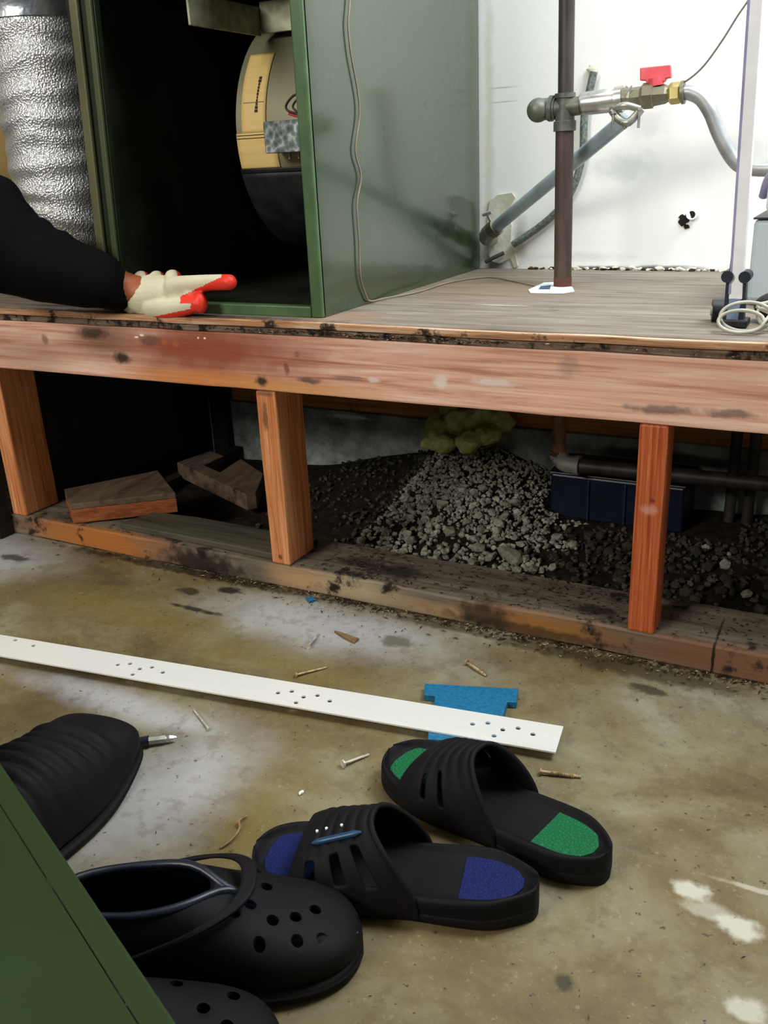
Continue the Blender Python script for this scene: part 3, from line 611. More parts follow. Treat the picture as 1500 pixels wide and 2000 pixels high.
hx = tube('brass_nut', [G(1306, 184), G(1311, 183), G(1327, 181), G(1334, 180)], [.0125, .0155, .0155, .0125], 'brass', g, 6, False); hx['label'] = 'brass hex nut'
tube('nut_flange', [G(1331, 181), G(1337, 180)], .0165, 'tarnish', g, 20)
tube('flexible_connector', cr([G(1336, 181), G(1350, 182), G(1370, 193), G(1388, 220), G(1403, 258), G(1422, 296), G(1441, 320), G(1462, 328), G(1500, 330), G(1540, 322), G(1620, 300)], 8), .0108, 'flex', g, 16)
gw = tube('tracer_wire', cr([G(1300, 172), G(1322, 166), G(1345, 155), G(1375, 128), G(1410, 80), G(1440, 32), G(1462, 0), G(1500, -60)], 6), .0014, 'grey_wire', None, 8); tag(gw, 'thin grey wire rising from the gas valve to the upper right', 'wire')
# ground clamp under the valve
gc = empty('ground_clamp', G(1228, 235)); tag(gc, 'grey metal clamp with screws joining conduit and gas valve', 'clamp')
tube('clamp_saddle', cr([G(1196, 216, .40), G(1208, 232, .395), G(1225, 240, .39), G(1240, 228, .395), G(1252, 214, .40)], 5), .0062, 'zinc', gc)
tube('clamp_strap', cr([G(1198, 214, .40), G(1220, 206, .392), G(1250, 212, .40)], 5), .0055, 'zinc', gc)
for a, b in (((1198, 222), (1196, 250)), ((1249, 215), (1247, 250)), ((1215, 240), (1222, 252))):
    s = tube('clamp_screw', [G(*a, .39), G(*b, .39)], .0022, 'zinc', gc, 8); tube('screw_head', [G(a[0], a[1]-4, .39), G(*a, .39)], .0045, 'zinc', s, 8)
tube('wire_stub', cr([G(1225, 180, .392), G(1228, 172, .392), G(1222, 168, .392)], 4), .0012, 'nickel', gc, 6)
tube('wire_stub', cr([G(1222, 182, .392), G(1230, 174, .392), G(1234, 167, .392)], 4), .0012, 'nickel', gc, 6)
# diagonal conduit
c1 = ony(1220, 234, .425); c2 = ony(968, 444, .60)
cdt = empty('diagonal_conduit', c2); tag(cdt, 'blue-grey conduit slanting from the valve down to the furnace corner', 'conduit')
tube('conduit_tube', [c1, c2], .0120, 'emt', cdt, 18)
d = (c2-c1).normalized()
tube('connector_collar', [c2-d*.006, c2+d*.012], .0165, 'tarnish', cdt, 18)
tube('connector_elbow', cr([c2+d*.010, c2+d*.026, c2+d*.036+Vector((0, .008, -.004)), c2+d*.038+Vector((0, .028, -.008))], 5), .0160, 'zinc', cdt, 18)
s = tube('clamp_screw', [c2+d*.004+Vector((-.006, -.004, .012)), c2+d*.004+Vector((-.012, -.006, .028))], .0032, 'zinc', cdt, 8)
tube('screw_head', [c2+d*.004+Vector((-.022, -.006, .026)), c2+d*.004+Vector((-.004, -.006, .031))], .004, 'zinc', s, 8)
# armoured cable behind
WL = lambda px, py, Y=.643: ony(px, py, Y)
o = tube('armoured_cable', cr([WL(1160, 140), WL(1152, 175), WL(1143, 210), WL(1140, 250), WL(1138, 300), WL(1122, 360), WL(1095, 405), WL(1055, 442), WL(1002, 478)], 8), .0072, 'armored', None, 12); tag(o, 'grey armoured cable curving down the white wall behind the gas pipe', 'cable')
bm = bmesh.new(); R = random.Random(8)
for a, b, rr in [(1158, 138, .009), (1160, 148, .006), (1152, 135, .005)]:
    bmesh.ops.create_icosphere(bm, subdivisions=3, radius=rr, matrix=Matrix.Translation(WL(a, b, .652)))
o = from_bm('wall_putty', bm, 'plaster', None, True); roughen(o, .004, 120); tag(o, 'lump of white putty on the wall at the armoured cable top', 'putty')
# torn plaster patch, wall hole
P0 = [(955, 392), (972, 380), (1000, 376), (1006, 385), (992, 410), (1000, 440), (998, 470), (1006, 495), (1012, 520), (1004, 524), (996, 505), (975, 515), (958, 510), (950, 480), (951, 430)]
o = poly('plaster_patch', [WL(x, y, .6515) for x, y in P0], (0, .0033, 0), 'plaster', None, .001); tag(o, 'torn pale plaster patch in the wall corner beside the furnace', 'patch')
o = tube('cable_stub', cr([WL(948, 512, .64), WL(965, 503, .642), WL(984, 494, .645)], 4), .004, 'dark_cable', None, 8); tag(o, 'short dark cable end low in the corner beside the furnace', 'cable')
hh = empty('wall_outlet_hole', WL(1345, 425, .653)); tag(hh, 'small broken hole in the white wall with a pipe stub', 'hole')
def disc(name, c, r, mat, par, sx=1, sz=1, th=.002, rag=.0):
    R = random.Random(int(c.x*1e4)); pts = [c+Vector((cos(a)*r*sx*(1+R.uniform(-rag, rag)), 0, sin(a)*r*sz*(1+R.uniform(-rag, rag)))) for a in [i*2*pi/18 for i in range(18)]]
    return poly(name, pts, (0, th, 0), mat, par)
disc('ragged_hole', WL(1334, 430, .6535), .009, 'hole', hh, 1, 1.1, .001, .3)
disc('ragged_hole', WL(1341, 443, .6535), .005, 'hole', hh, 1, .8, .001, .3)
tube('stub_ring', [WL(1351, 418, .645), WL(1351, 418, .654)], .010, 'white_paint', hh, 18); disc('stub_bore', WL(1351, 419, .6445), .0062, 'hole', hh, 1, 1, .0004)
# ragged crumbs along the wall foot
bm = bmesh.new(); R = random.Random(12)
for i in range(70):
    x = .24+R.random()**.8*.40; s = R.uniform(.002, .0055); m = Matrix.Translation((x, .647+R.uniform(-.004, .003), ZP+s*.6)) @ Matrix.Diagonal((s*1.6, s, s*.8, 1))
    for v in bmesh.ops.create_icosphere(bm, subdivisions=1, radius=1, matrix=m)['verts']: v.co += Vector((R.uniform(-1, 1), R.uniform(-1, 1), R.uniform(-1, 1)))*s*.3
o = from_bm('plaster_crumbs', bm, 'plaster'); tag(o, 'crumbled plaster along the foot of the white wall', 'rubble', None, 'stuff')
bm = bmesh.new()
for i in range(60):
    x = .20+R.random()*.44; s = R.uniform(.002, .005); m = Matrix.Translation((x, .645+R.uniform(-.003, .003), ZP+s*.5)) @ Matrix.Diagonal((s*1.4, s, s*.7, 1))
    for v in bmesh.ops.create_icosphere(bm, subdivisions=1, radius=1, matrix=m)['verts']: v.co += Vector((R.uniform(-1, 1), R.uniform(-1, 1), R.uniform(-1, 1)))*s*.3
o = from_bm('dark_wall_grit', bm, 'debris'); tag(o, 'dark grit lying along the foot of the white wall', 'grit', None, 'stuff')
# paper tag at the pipe foot
r = empty('paper_tag', (.31, .37, ZP)); tag(r, 'small pale blue-white paper scrap under the gas pipe foot', 'paper')
poly('sheet', [onz(x, y, ZP+.0004) for x, y in [(1032, 567), (1062, 553), (1086, 552), (1118, 562), (1122, 570), (1098, 574), (1036, 573)]], (0, 0, .0012), 'tag', r)
poly('ink_patch', [onz(x, y, ZP+.0018) for x, y in [(1052, 565), (1056, 559), (1076, 557), (1074, 565)]], (0, 0, .0002), 'tag_ink', r)

# ============================================================ VACUUM / STAND AT THE RIGHT
K = lambda px, py, Y=.085: ony(px, py, Y)
pl = empty('white_pole', K(1430, 640)); tag(pl, 'white square pole with black and blue-grey foot leaning at the right edge', 'pole')
def bar(name, a, b, wa, th, mat, par, yoff=0):
    """flat bar between two measured points"""
    a, b = Vector(a), Vector(b); d = (b-a).normalized(); s = d.cross(Vector((0, 1, 0))).normalized()*wa/2; o = Vector((0, yoff, 0))
    return poly(name, [a-s+o, a+s+o, b+s+o, b-s+o], (0, th, 0), mat, par, .001)
bar('pole_tube', K(1436, 585), K(1486, -160), .0155, .012, 'white_tube', pl)
bar('side_rail', K(1425, 575), K(1473, -160), .003, .014, 'lilac', pl, -.001)
o = bar('foot_sleeve', K(1428, 632), K(1436, 582), .0140, .012, 'bluegrey', pl); o['label'] = 'blue-grey lower sleeve'
bar('foot_bracket', K(1415, 636), K(1424, 530), .006, .018, 'navy_plastic', pl, .002); bar('foot_bracket', K(1444, 636), K(1452, 530), .008, .018, 'navy_plastic', pl, .002)
bar('lock_lever', K(1424, 540), K(1431, 484), .0030, .008, 'navy_plastic', pl, .004)
for q in ((1421, 540), (1455, 541)): c = K(*q); tube('pivot_knob', [c+Vector((0, -.004, 0)), c+Vector((0, .022, 0))], .0072, 'navy_plastic', pl, 16)
o = box('rubber_foot', (.648, .078, ZP+.0005), (.682, .110, ZP+.010), 'black_plastic', pl, .002)
c = onz(1400, 607, ZP+.014)
wh = empty('cart_wheel', (c.x, c.y, ZP)); tag(wh, 'small black wheel on the deck left of the white pole', 'wheel')
tube('tyre', [c+Vector((-.006, 0, 0)), c+Vector((.012, .004, 0))], .0145, 'black_plastic', wh, 24); tube('wheel_hub', [c+Vector((-.008, 0, 0)), c+Vector((.013, .004, 0))], .006, 'cord', wh, 16)
BX = lambda px, py: ony(px, py, .26)
cs = empty('grey_case', (BX(1480, 560).x+.06, .34, ZP)); tag(cs, 'pale grey hard case behind the white pole at the right edge', 'case')
x0 = BX(1466, 500).x; zt = BX(1480, 424).z
box('case_body', (x0, .26, ZP+.006), (x0+.30, .44, zt-.0035), 'boxgrey', cs, .006); o = box('case_seam', (x0-.001, .259, zt-.003), (x0+.301, .441, zt-.0005), 'navy_plastic', cs, .0005); o['label'] = 'dark blue seam'
box('case_lid', (x0+.012, .262, zt), (x0+.29, .438, zt+.05), 'white_paint', cs, .012)
tube('case_handle', cr([Vector((x0+.004, .30, zt+.025)), Vector((x0+.012, .28, zt+.050)), Vector((x0+.03, .27, zt+.062)), Vector((x0+.06, .27, zt+.064))], 6), .006, 'lilac', cs)
box('case_foot', (x0+.01, .262, ZP), (x0+.29, .43, ZP+.0055), 'black_plastic', cs, .001)
R = random.Random(2)
# black tool bag part and looped cord
bm = bmesh.new(); bmesh.ops.create_icosphere(bm, subdivisions=4, radius=1, matrix=Matrix.Translation((.735, .135, ZP+.021)) @ Matrix.Diagonal((.050, .035, .022, 1)))
o = from_bm('black_bag', bm, 'black_plastic', None, True); roughen(o, .005, 30); tag(o, 'black soft bundle on the deck behind the cord loops', 'bag')
pts = []
def loop(cx, cy, z, rx, rz, n, ph=0, tilt=.3):
    return [Vector((cx+cos(ph+i*2*pi/n)*rx, cy+sin(ph+i*2*pi/n)*tilt*rx, z+rz+sin(ph+i*2*pi/n)*rz)) for i in range(n+1)]
c1 = onz(1438, 652, ZP)
pts = loop(c1.x+.004, c1.y, ZP+.003, .026, .012, 12, 0)+loop(c1.x+.008, c1.y+.012, ZP+.003, .030, .016, 12, .4)+loop(c1.x+.045, c1.y+.03, ZP+.003, .026, .017, 12, 2.8)+[Vector((c1.x+.10, c1.y+.02, ZP+.004)), Vector((c1.x+.16, c1.y+.05, ZP+.003))]
o = tube('looped_cord', cr(pts, 5), .0022, 'cord', None, 8); tag(o, 'putty-coloured cord looped around the foot of the white pole', 'cord')

# ============================================================ THINGS ON THE FLOOR
def remesh(o, vox, sm=3):
    m = o.modifiers.new('r', 'REMESH'); m.mode = 'VOXEL'; m.voxel_size = vox
    if sm: s = o.modifiers.new('s', 'SMOOTH'); s.factor = .5; s.iterations = sm
    bake(o)
    for p in o.data.polygons: p.use_smooth = True
    return o
def ell(bm, c, r, rot=None, sd=4):
    m = Matrix.Translation(Vector(c)) @ (rot.to_4x4() if rot else Matrix()) @ Matrix.Diagonal((r[0], r[1], r[2], 1))
    bmesh.ops.create_icosphere(bm, subdivisions=sd, radius=1, matrix=m)
def limb(bm, pts, rs, n=6, seg=20):
    P = cr(pts, n); R = []
    for i in range(len(P)):
        u = i/n; k = min(int(u), len(rs)-2); R.append(rs[k]+(rs[k+1]-rs[k])*min(1, u-k))
    tube_bm(bm, P, R, seg)
    for p, r in ((P[0], R[0]), (P[-1], R[-1])): bmesh.ops.create_icosphere(bm, subdivisions=3, radius=r*.99, matrix=Matrix.Translation(p))

# white perforated strip over the blue plastic piece
a = onz(0, 1260, .012); b = onz(1093, 1444, .012); d = (b-a).normalized(); s_ = Vector((-d.y, d.x, 0)); a2 = a-d*.22
st = poly('metal_strip', [a2-s_*.026, b-s_*.027, b+s_*.027, a2+s_*.026], (0, 0, .0022), 'strip')
for v in st.data.vertices: v.co.z -= .0018
cs_ = []
for q in [(30, 1250), (65, 1261), (230, 1298), (254, 1296), (273, 1306), (297, 1303), (318, 1313), (259, 1317), (543, 1353), (570, 1350), (593, 1361), (620, 1358), (644, 1369), (578, 1372), (923, 1414), (953, 1412), (982, 1425), (1012, 1422), (1041, 1434), (965, 1437)]:
    c = onz(q[0], q[1], .0125); cs_.append(cyl_obj(c-Vector((0, 0, .01)), c+Vector((0, 0, .01)), .0033, 14))
cut(st, cs_); bevel(st, .0004, 1)
tag(st, 'long white metal strip with groups of holes lying across the concrete', 'strip')
bp_ = [(830, 1347), (1012, 1357), (1009, 1384), (991, 1383), (985, 1402), (968, 1450), (980, 1469), (836, 1456), (838, 1430), (812, 1430), (812, 1420), (845, 1400), (850, 1371), (828, 1369)]
o = poly('blue_spacer', [onz(x, y, .0) for x, y in bp_[::-1]], (0, 0, .0095), 'blue_plastic', None, .001)
for v in o.data.vertices: v.co.z = .0003 if v.co.z < .005 else .0098
tag(o, 'notched blue plastic piece under the right end of the white strip', 'spacer')

def local(root_toe, heel):
    toe, heel = Vector(root_toe), Vector(heel); d = heel-toe; return toe, math.atan2(d.y, d.x), d.length
def interp(tab, x):
    P = cr([(t[0], t[1], t[2]) for t in tab], 10)
    for i in range(len(P)-1):
        if P[i].x <= x <= P[i+1].x:
            k = (x-P[i].x)/max(1e-6, P[i+1].x-P[i].x); return P[i].y+(P[i+1].y-P[i].y)*k, P[i].z+(P[i+1].z-P[i].z)*k
    return (P[0].y, P[0].z) if x < P[0].x else (P[-1].y, P[-1].z)
def hull(name, tab, n, mat, parent, zb=0., ex=.85, shrink=0., fz=None, yoff=None, base=None):
    L = tab[-1][0]; rings = []
    for i in range(n+1):
        u = (1-cos(pi*i/n))/2; x = shrink+(L-2*shrink)*u; hw, top = interp(tab, x); hw = max(.002, hw-shrink); top = max(.006, top-shrink)
        if fz: top = fz(x, top)
        r = []
        z0 = (zb(x) if callable(zb) else zb); zm = z0+min(.018, top*.4) if base is None else max(z0+.0005, base+min(.018, (top+shrink)*.4))
        for k in range(48):
            t = 2*pi*k/48; c, s2 = cos(t), sin(t); yy = hw*math.copysign(abs(c)**ex, c)
            zz = zm+(top-zm)*abs(s2)**(.9) if s2 >= 0 else zm-(zm-z0)*abs(s2)**.35
            r.append((x, yy+(yoff(x) if yoff else 0), zz))
        rings.append(r)
    bm = bmesh.new(); loft_bm(bm, rings); return from_bm(name, bm, mat, parent, True)

# --- slides ---
def slide(toe, heel, tz, padm, label, strap_h=(.050, .078), slots=(), side=1, emblem=False):
    p, ang, L = local(toe, heel); r = empty('slide_sandal', (p.x, p.y, tz), (0, 0, ang)); LOCAL.add(r.name); tag(r, label, 'sandal')
    W_ = [(0, .006), (.004, .020), (.015, .034), (.04, .046), (.08, .051), (.12, .046), (.16, .040), (.20, .040), (.235, .038), (.258, .028), (L-.004, .015), (L, .004)]
    W_ = [(a, b, 0) for a, b in W_]; rings = []
    n = 44
    for i in range(n+1):
        x = L*(1-cos(pi*i/n))/2; w_ = max(.003, interp(W_, x)[0]); rim = .030+.006*smooth(.55*L, .9*L, x)+.003*smooth(.08, .0, x); bed = .024+.005*smooth(.5*L, L, x); q_ = smooth(0, .013, x)*smooth(L, L-.013, x) if 0 else smooth(0, .013, x)*smooth(0, .013, L-x); bed = rim+(bed-rim)*q_
        k = min(1, w_/.02); sec = [(-w_*.93, .0), (-w_*.99, .006), (-w_, .016), (-w_, rim-.004), (-w_+.002*k, rim), (-w_+.006*k, rim), (-w_+.010*k, bed+.002), (-w_*.55, bed), (0, bed-.0005)]
        sec = sec+[(-a, b) for a, b in sec[-2::-1]]+[(w_*.5, 0), (-w_*.5, 0)]
        rings.append([(x, a, b) for a, b in sec])
    bm = bmesh.new(); loft_bm(bm, rings); o = from_bm('sole', bm, 'rubber', r, True); sub(o, 1)
    bm = bmesh.new(); loft_bm(bm, [[(x*1.0, y*1.02, z*.32+.006) for (x, y, z) in rg] for rg in rings]); 
    o = from_bm('outsole_band', bm, 'rubber_brown', r, True)
    def pad(x0, x1, wmul, taper):
        top = []; m = 14
        for i in range(m+1):
            x = x0+(x1-x0)*i/m; ww = (interp(W_, x)[0]-.0115)*wmul; ed = min(1, ((i+.35)/m/.12)**.5 if taper > 0 else 1, ((m-i+.35)/m/.15)**.5); top.append((x, ww*ed))
        zf = lambda x: .0258+.005*smooth(.5*L, L, x)
        bm = bmesh.new(); pts = [(x, w2) for x, w2 in top]+[(x, -w2) for x, w2 in top[::-1]]
        lo = [bm.verts.new((x, y, zf(x)-.003)) for x, y in pts]; hi = [bm.verts.new((x, y, zf(x))) for x, y in pts]; q = len(pts)
        for i in range(m): j = q-1-i; bm.faces.new((hi[i], hi[i+1], hi[j-1], hi[j])); bm.faces.new((lo[j], lo[j-1], lo[i+1], lo[i]))
        for i in range(q): bm.faces.new((lo[i], lo[(i+1) % q], hi[(i+1) % q], hi[i]))
        bmesh.ops.recalc_face_normals(bm, faces=bm.faces)
        c = 'green' if padm == 'pad_green' else 'blue'
        o = from_bm('insole_pad', bm, padm, r); o['label'] = '%s textured insole pad' % c
    pad(.014, .066, 1, 1); pad(L*.745, L-.014, 1, 0)
    x0, x1 = .050, .172
    def sf(u, v):
        a = pi*v; x = x0+(x1-x0)*u; lean = -.048*u*sin(a)**1.3+.006*(1-u)*sin(a); w_ = interp(W_, x)[0]+.001; h = strap_h[0]+(strap_h[1]-strap_h[0])*u**.8
        rdg = .0012*sin(u*38)*(1 if u > .15 else 0)*sin(a)
        return (x+lean, -w_*math.copysign(abs(cos(a))**.8, cos(a)), .012+(h+rdg-.012)*abs(sin(a))**.75)
    def sk(u, v): return any(u0 < u < u1 and v0 < v < v1 for u0, u1, v0, v1 in slots)
    o = grid('strap', sf, 40, 48, 'rubber_brown', r, True, sk); solid(o, .0045, 0); sub(o, 1)
    def rim(u):
        return [Vector(sf(u, v/24)) for v in range(25)]
    tube('strap_rim', cr(rim(1.0), 2), .0030, 'rubber', r, 10); tube('strap_rim', cr(rim(0.0), 2), .0026, 'rubber', r, 10)
    if emblem:
        e1 = [Vector(sf(.20, .385)).lerp(Vector(sf(.86, .375)), i/8) + Vector((0, -.002, .0030)) for i in range(9)]
        o = tube('emblem_bar', e1, [.001]+[.0032]*7+[.001], 'logo_blue', r, 8); o['label'] = 'raised blue emblem bar'
        for u in (.22, .36, .58): c = Vector(sf(u, .455)); tube('white_stud', [c, c+Vector((0, 0, .0036))], .0014, 'chip', r, 8)
    return r
SG = [(u, u+.055, a, b) for (u, a, b) in ((.30, .10, .28), (.50, .08, .30), (.30, .72, .86), (.5, .70, .88))]
slide((.393, -.362, 0), (.662, -.428, 0), 0.0004, 'pad_green', 'black slide sandal with green insole pads beside the white strip', (.052, .086), SG)
SB = [(u, u+.10, a, b) for (u, a, b) in ((.16, .13, .28), (.42, .12, .30), (.68, .11, .31), (.22, .72, .86), (.45, .70, .87))]
SB = [(u, w_, a, b) for (u, w_, a, b) in SB]
slide((.342, -.560, 0), (.614, -.492, 0), 0.0004, 'pad_blue', 'black slide sandal with blue insole pads and slotted side', (.056, .088), SB, emblem=True)

# --- clogs ---
CT = [(0, .004, .024), (.006, .022, .034), (.02, .038, .044), (.045, .049, .055), (.08, .053, .066), (.115, .050, .082), (.145, .046, .096), (.18, .043, .102), (.22, .041, .100), (.252, .035, .094), (.270, .024, .085), (.278, .008, .070)]
def clog(toe, heel, label, holes, vents=(), strap=True):
    p, ang, L = local(toe, heel); r = empty('rubber_clog', (p.x, p.y, .0004), (0, 0, ang)); LOCAL.add(r.name); tag(r, label, 'clog')
    M = Matrix.Translation((p.x, p.y, 0)) @ Matrix.Rotation(ang, 4, 'Z'); Mi = M.inverted()
    body = hull('upper', CT, 44, 'rubber', None, .012, .8)
    inner = hull('cutter', CT, 44, None, None, .026, .8, .0045, base=.012)
    bm = bmesh.new(); bmesh.ops.create_uvsphere(bm, u_segments=40, v_segments=24, radius=1, matrix=Matrix.Translation((.190, 0, .130)) @ Matrix.Diagonal((.093, .042, .062, 1)))
    opening = from_bm('cutter', bm, None); cs = [inner, opening]
    for q in holes:
        c = Mi @ onz(q[0], q[1], q[2] if len(q) > 2 else .066); cs.append(cyl_obj(c-Vector((0, 0, .02)), c+Vector((0, 0, .06)), .0052, 14))
    for q in vents:
        c = Mi @ onz(q[0], q[1], .036); bm = bmesh.new(); bmesh.ops.create_icosphere(bm, subdivisions=3, radius=.0072, matrix=Matrix.Translation(c)); cs.append(from_bm('cutter', bm, None))
    cut(body, cs); bevel(body, .0012, 2)
    for q in body.data.polygons: q.use_smooth = True
    body.parent = r
    S_ = [(a, b+.003, .022) for a, b, c in CT]; S_[0] = (-.004, .006, .02); S_[-1] = (.282, .01, .02)
    o = hull('sole', [(max(a, 0)if a < 0 else a, b, c) for a, b, c in S_], 40, 'rubber_brown', r, 0, .8)
    o = hull('sole_groove', [(a*1.0, b+.0045, .012) for a, b, c in CT], 40, 'rubber', r, .008, .8)
    ins = hull('footbed', [(a, max(.003, b-.006), .0275) for a, b, c in CT], 30, 'navy_rubber', r, .0225, .8, .003); ins['label'] = 'dark navy footbed'
    # raised rim around the opening
    pts = []
    for i in range(48):
        t = 2*pi*i/48; x = .190+.091*cos(t)*.98; hw, top = interp(CT, min(.276, x)); 
        k = 1 if x < .268 else max(0, 1-(x-.268)/.02)
        # where the opening ellipsoid meets the hull of that station
        best = None
        for j in range(60):
            e = pi/2*j/59; yy = hw*abs(cos(e))**.8; zz = .030+(top-.030)*abs(sin(e))**.9
            val = abs(((x-.190)/.093)**2+(yy/.042)**2+((zz-.130)/.062)**2-1)
            if best is None or val < best[0]: best = (val, yy, zz)
        pts.append(Vector((x, math.copysign(best[1], sin(t)), best[2])))
    for _ in range(3): pts = [(pts[i-1]+pts[i]*2+pts[(i+1) % 48])/4 for i in range(48)]
    tube('opening_rim', pts+[pts[0]], .0038, 'navy_rubber', r, 10)
    if strap:
        f = lambda u, v: ((.200-.106*sin(pi*u)**.9+(v-.5)*.014), -.051*math.copysign(abs(cos(pi*u))**.75, cos(pi*u)), .058+.033*sin(pi*u)**.8)
        o = solid(grid('heel_strap', f, 40, 4, 'rubber_brown', r), .004, 0); sub(o, 1); o['label'] = 'strap folded forward over the instep'
        for sgn in (-1, 1):
            c = Vector((.200, sgn*.0480, .060)); rv = tube('rivet', [c, c+Vector((0, sgn*.006, 0))], .0068, 'rubber', r, 18); q = tube('rivet_stud', [c+Vector((0, sgn*.006, 0)), c+Vector((0, sgn*.0072, 0))], .0032, 'zinc', rv, 12)
    return r
HO = [(460, 1798), (505, 1830), (553, 1866), (530, 1776, .075), (576, 1777), (578, 1814), (620, 1843), (627, 1801), (615, 1768, .058), (487, 1752, .08), (520, 1725, .07)]
clog((.487, -.602, 0), (.246, -.744, 0), 'large black perforated rubber clog lying half under the green metal door', HO, [(620, 1925)])
clog((.488, -.729, 0), (.248, -.871, 0), 'black perforated rubber clog at the bottom edge, in front of the larger one', [(395, 1957), (440, 1980), (455, 1935, .055), (343, 1912)], (), False)

# --- ribbed shoe ---
p, ang, L = local((.067, -.478, 0), (.116, -.755, 0)); r = empty('ribbed_shoe', (p.x, p.y, .0), (0, 0, ang)); LOCAL.add(r.name)
tag(r, 'black ribbed shoe with rounded toe emerging from under the green door', 'shoe')
RT = [(0, .022, .044), (.003, .040, .056), (.012, .054, .067), (.04, .062, .077), (.09, .066, .086), (.13, .065, .100), (.17, .058, .105), (.21, .050, .098), (.25, .040, .085), (.281, .012, .06)]
def rib(x, t):
    if x < .055 or x > .22: return t
    return t+.0085*abs(sin((x-.055)*pi/.021))
zb = lambda x: .016*smooth(.10, .0, x)+.0005
o = hull('upper', RT, 150, 'rubber_brown', r, lambda x: zb(x)+.012, .85, 0, rib)
o = hull('sole', [(a, b+.0022, .019+.012*smooth(.10, .0, a)) for a, b, c in RT], 40, 'rubber', r, zb, .85)

# --- green furnace door lying over the shoes ---
A = onz(0, 1490, .137); B = onz(345, 2000, .137); d = (B-A).normalized(); wdir = Vector((d.y, -d.x, 0)); wdir = wdir if wdir.y < 0 else -wdir
slope = math.asin(.118/.52); wv = wdir*cos(slope)-Vector((0, 0, sin(slope))); nv = d.cross(wv); nv = nv if nv.z > 0 else -nv
A0 = A-d*.30; Ln = (B-A).length+.30+.10; dp = empty('furnace_door', (A0+d*Ln/2+wv*.5).to_tuple()[:2]+(0,)); tag(dp, 'loose dark green metal furnace door lying across the shoes, lower left', 'door panel')
def pv(u, v_, h): return A0+d*u+wv*v_+nv*h
def dbox(name, u0, u1, v0, v1, h0, h1, mat, bev=.0015):
    bm = bmesh.new(); V = [bm.verts.new(pv(u, v_, h)) for u in (u0, u1) for v_ in (v0, v1) for h in (h0, h1)]
    for f in ((0, 1, 3, 2), (4, 6, 7, 5), (0, 4, 5, 1), (2, 3, 7, 6), (0, 2, 6, 4), (1, 5, 7, 3)): bm.faces.new([V[i] for i in f])
    bmesh.ops.recalc_face_normals(bm, faces=bm.faces); o = from_bm(name, bm, mat, dp); return bevel(o, bev, 3)
dbox('face_sheet', .0, Ln, .019, .5, -.004, -.002, 'green_door')
dbox('edge_band', .0, Ln, 0, .0188, -.004, -.0004, 'green_door', .002)
dbox('edge_lip', .0, Ln, 0, .0015, -.016, -.0041, 'green_door', .0005)

# --- screwdriver beside the ribbed shoe ---
a = onz(-60, 1492, .014); b = onz(345, 1440, .007); dr = empty('screwdriver', (a.x, a.y, 0)); tag(dr, 'screwdriver with clear blue handle lying behind the ribbed shoe', 'screwdriver')
at_ = lambda t: a.lerp(b, t)
tube('handle', [at_(0), at_(.04), at_(.06), at_(.30), at_(.36), at_(.38)], [.010, .013, .012, .013, .009, .007], 'handle_blue', dr, 8, False)
tube('handle_stripe', [at_(.02)+Vector((.004, -.012, .004)), at_(.34)+Vector((.004, -.011, .004))], .0035, 'handle_white', dr, 8)
tube('handle_stripe', [at_(.04)+Vector((-.002, .004, .0115)), at_(.37)+Vector((-.002, .004, .008))], .0025, 'handle_red', dr, 8)
tube('shaft', [at_(.38), at_(.83)], .0042, 'dark_pipe', dr); tube('bit_collar', [at_(.80), at_(.855), at_(.862)], [.0062, .0062, .0075], 'navy_plastic', dr)
tube('bit_holder', [at_(.862), at_(.945)], .0050, 'zinc', dr, 6, False); o = tube('bit', [at_(.945), at_(.965), at_(.985), at_(1)], [.0028, .0042, .003, .0012], 'nickel', dr, 6, False); o['label'] = 'bright driver bit'

# --- nails and screws ---
def nail(h, t, label, mat='steel_nail', r=.0016, head=.0038, screw=False, z=None, kind='nail'):
    a = onz(h[0], h[1], head); b = onz(t[0], t[1], r) if z is None else onz(t[0], t[1], z)
    if z is not None: a = onz(h[0], h[1], z)
    d = (b-a).normalized(); o = empty('loose_'+kind, (a.x, a.y, 0 if z is None else z-.004)); tag(o, label, kind, 'loose fasteners on the floor')
    if screw:
        n = max(10, int((b-a).length/.0011)); pts = [a+(b-a)*(i/n) for i in range(n+1)]; tube('shank', pts, [r*(1.25 if i % 2 and i > n*.25 else .85)*(1 if i < n*.85 else .6) for i in range(n+1)], mat, o, 10, False)
    else: tube('shank', [a, b-(b-a)*.06, b], [r, r, r*.2], mat, o, 10)
    tube('head', [a-d*.0008, a+d*.0010], head, mat, o, 14)
nail((601, 1263), (623, 1237), 'short nail pointing away, near the sole plate below the middle stud')
nail((578, 1318), (640, 1303), 'brown nail lying level just above the white strip', 'rust_nail')
nail((912, 1294), (950, 1320), 'rusty screw lying above the blue plastic piece', 'rust_nail', .0022, .0040, True, None, 'screw')
nail((408, 1424), (378, 1386), 'thin pale nail lying below the white strip, left of centre', 'steel_nail', .0013, .0026)
nail((670, 1492), (722, 1473), 'big-headed nail lying left of the green-padded sandal', 'steel_nail', .0017, .0050)
nail((1056, 1507), (1135, 1517), 'long screw lying right of the green-padded sandal', 'rust_nail', .0023, .0042, True, None, 'screw')
nail((1009, 1527), (985, 1484), 'pale nail lying inside the green-padded sandal', 'steel_nail', .0015, .003, False, .028)
bm = bmesh.new()
def slab2(name, pts, h, mat, label, cat, z=.0003): o = poly(name, [onz(x, y, z) for x, y in pts], (0, 0, h), mat); tag(o, label, cat); return o
slab2('wood_splinter', [(653, 1235), (664, 1237), (701, 1250), (692, 1258), (672, 1248)], .003, 'splinter', 'flat brown wood splinter lying right of the upright nail', 'splinter')
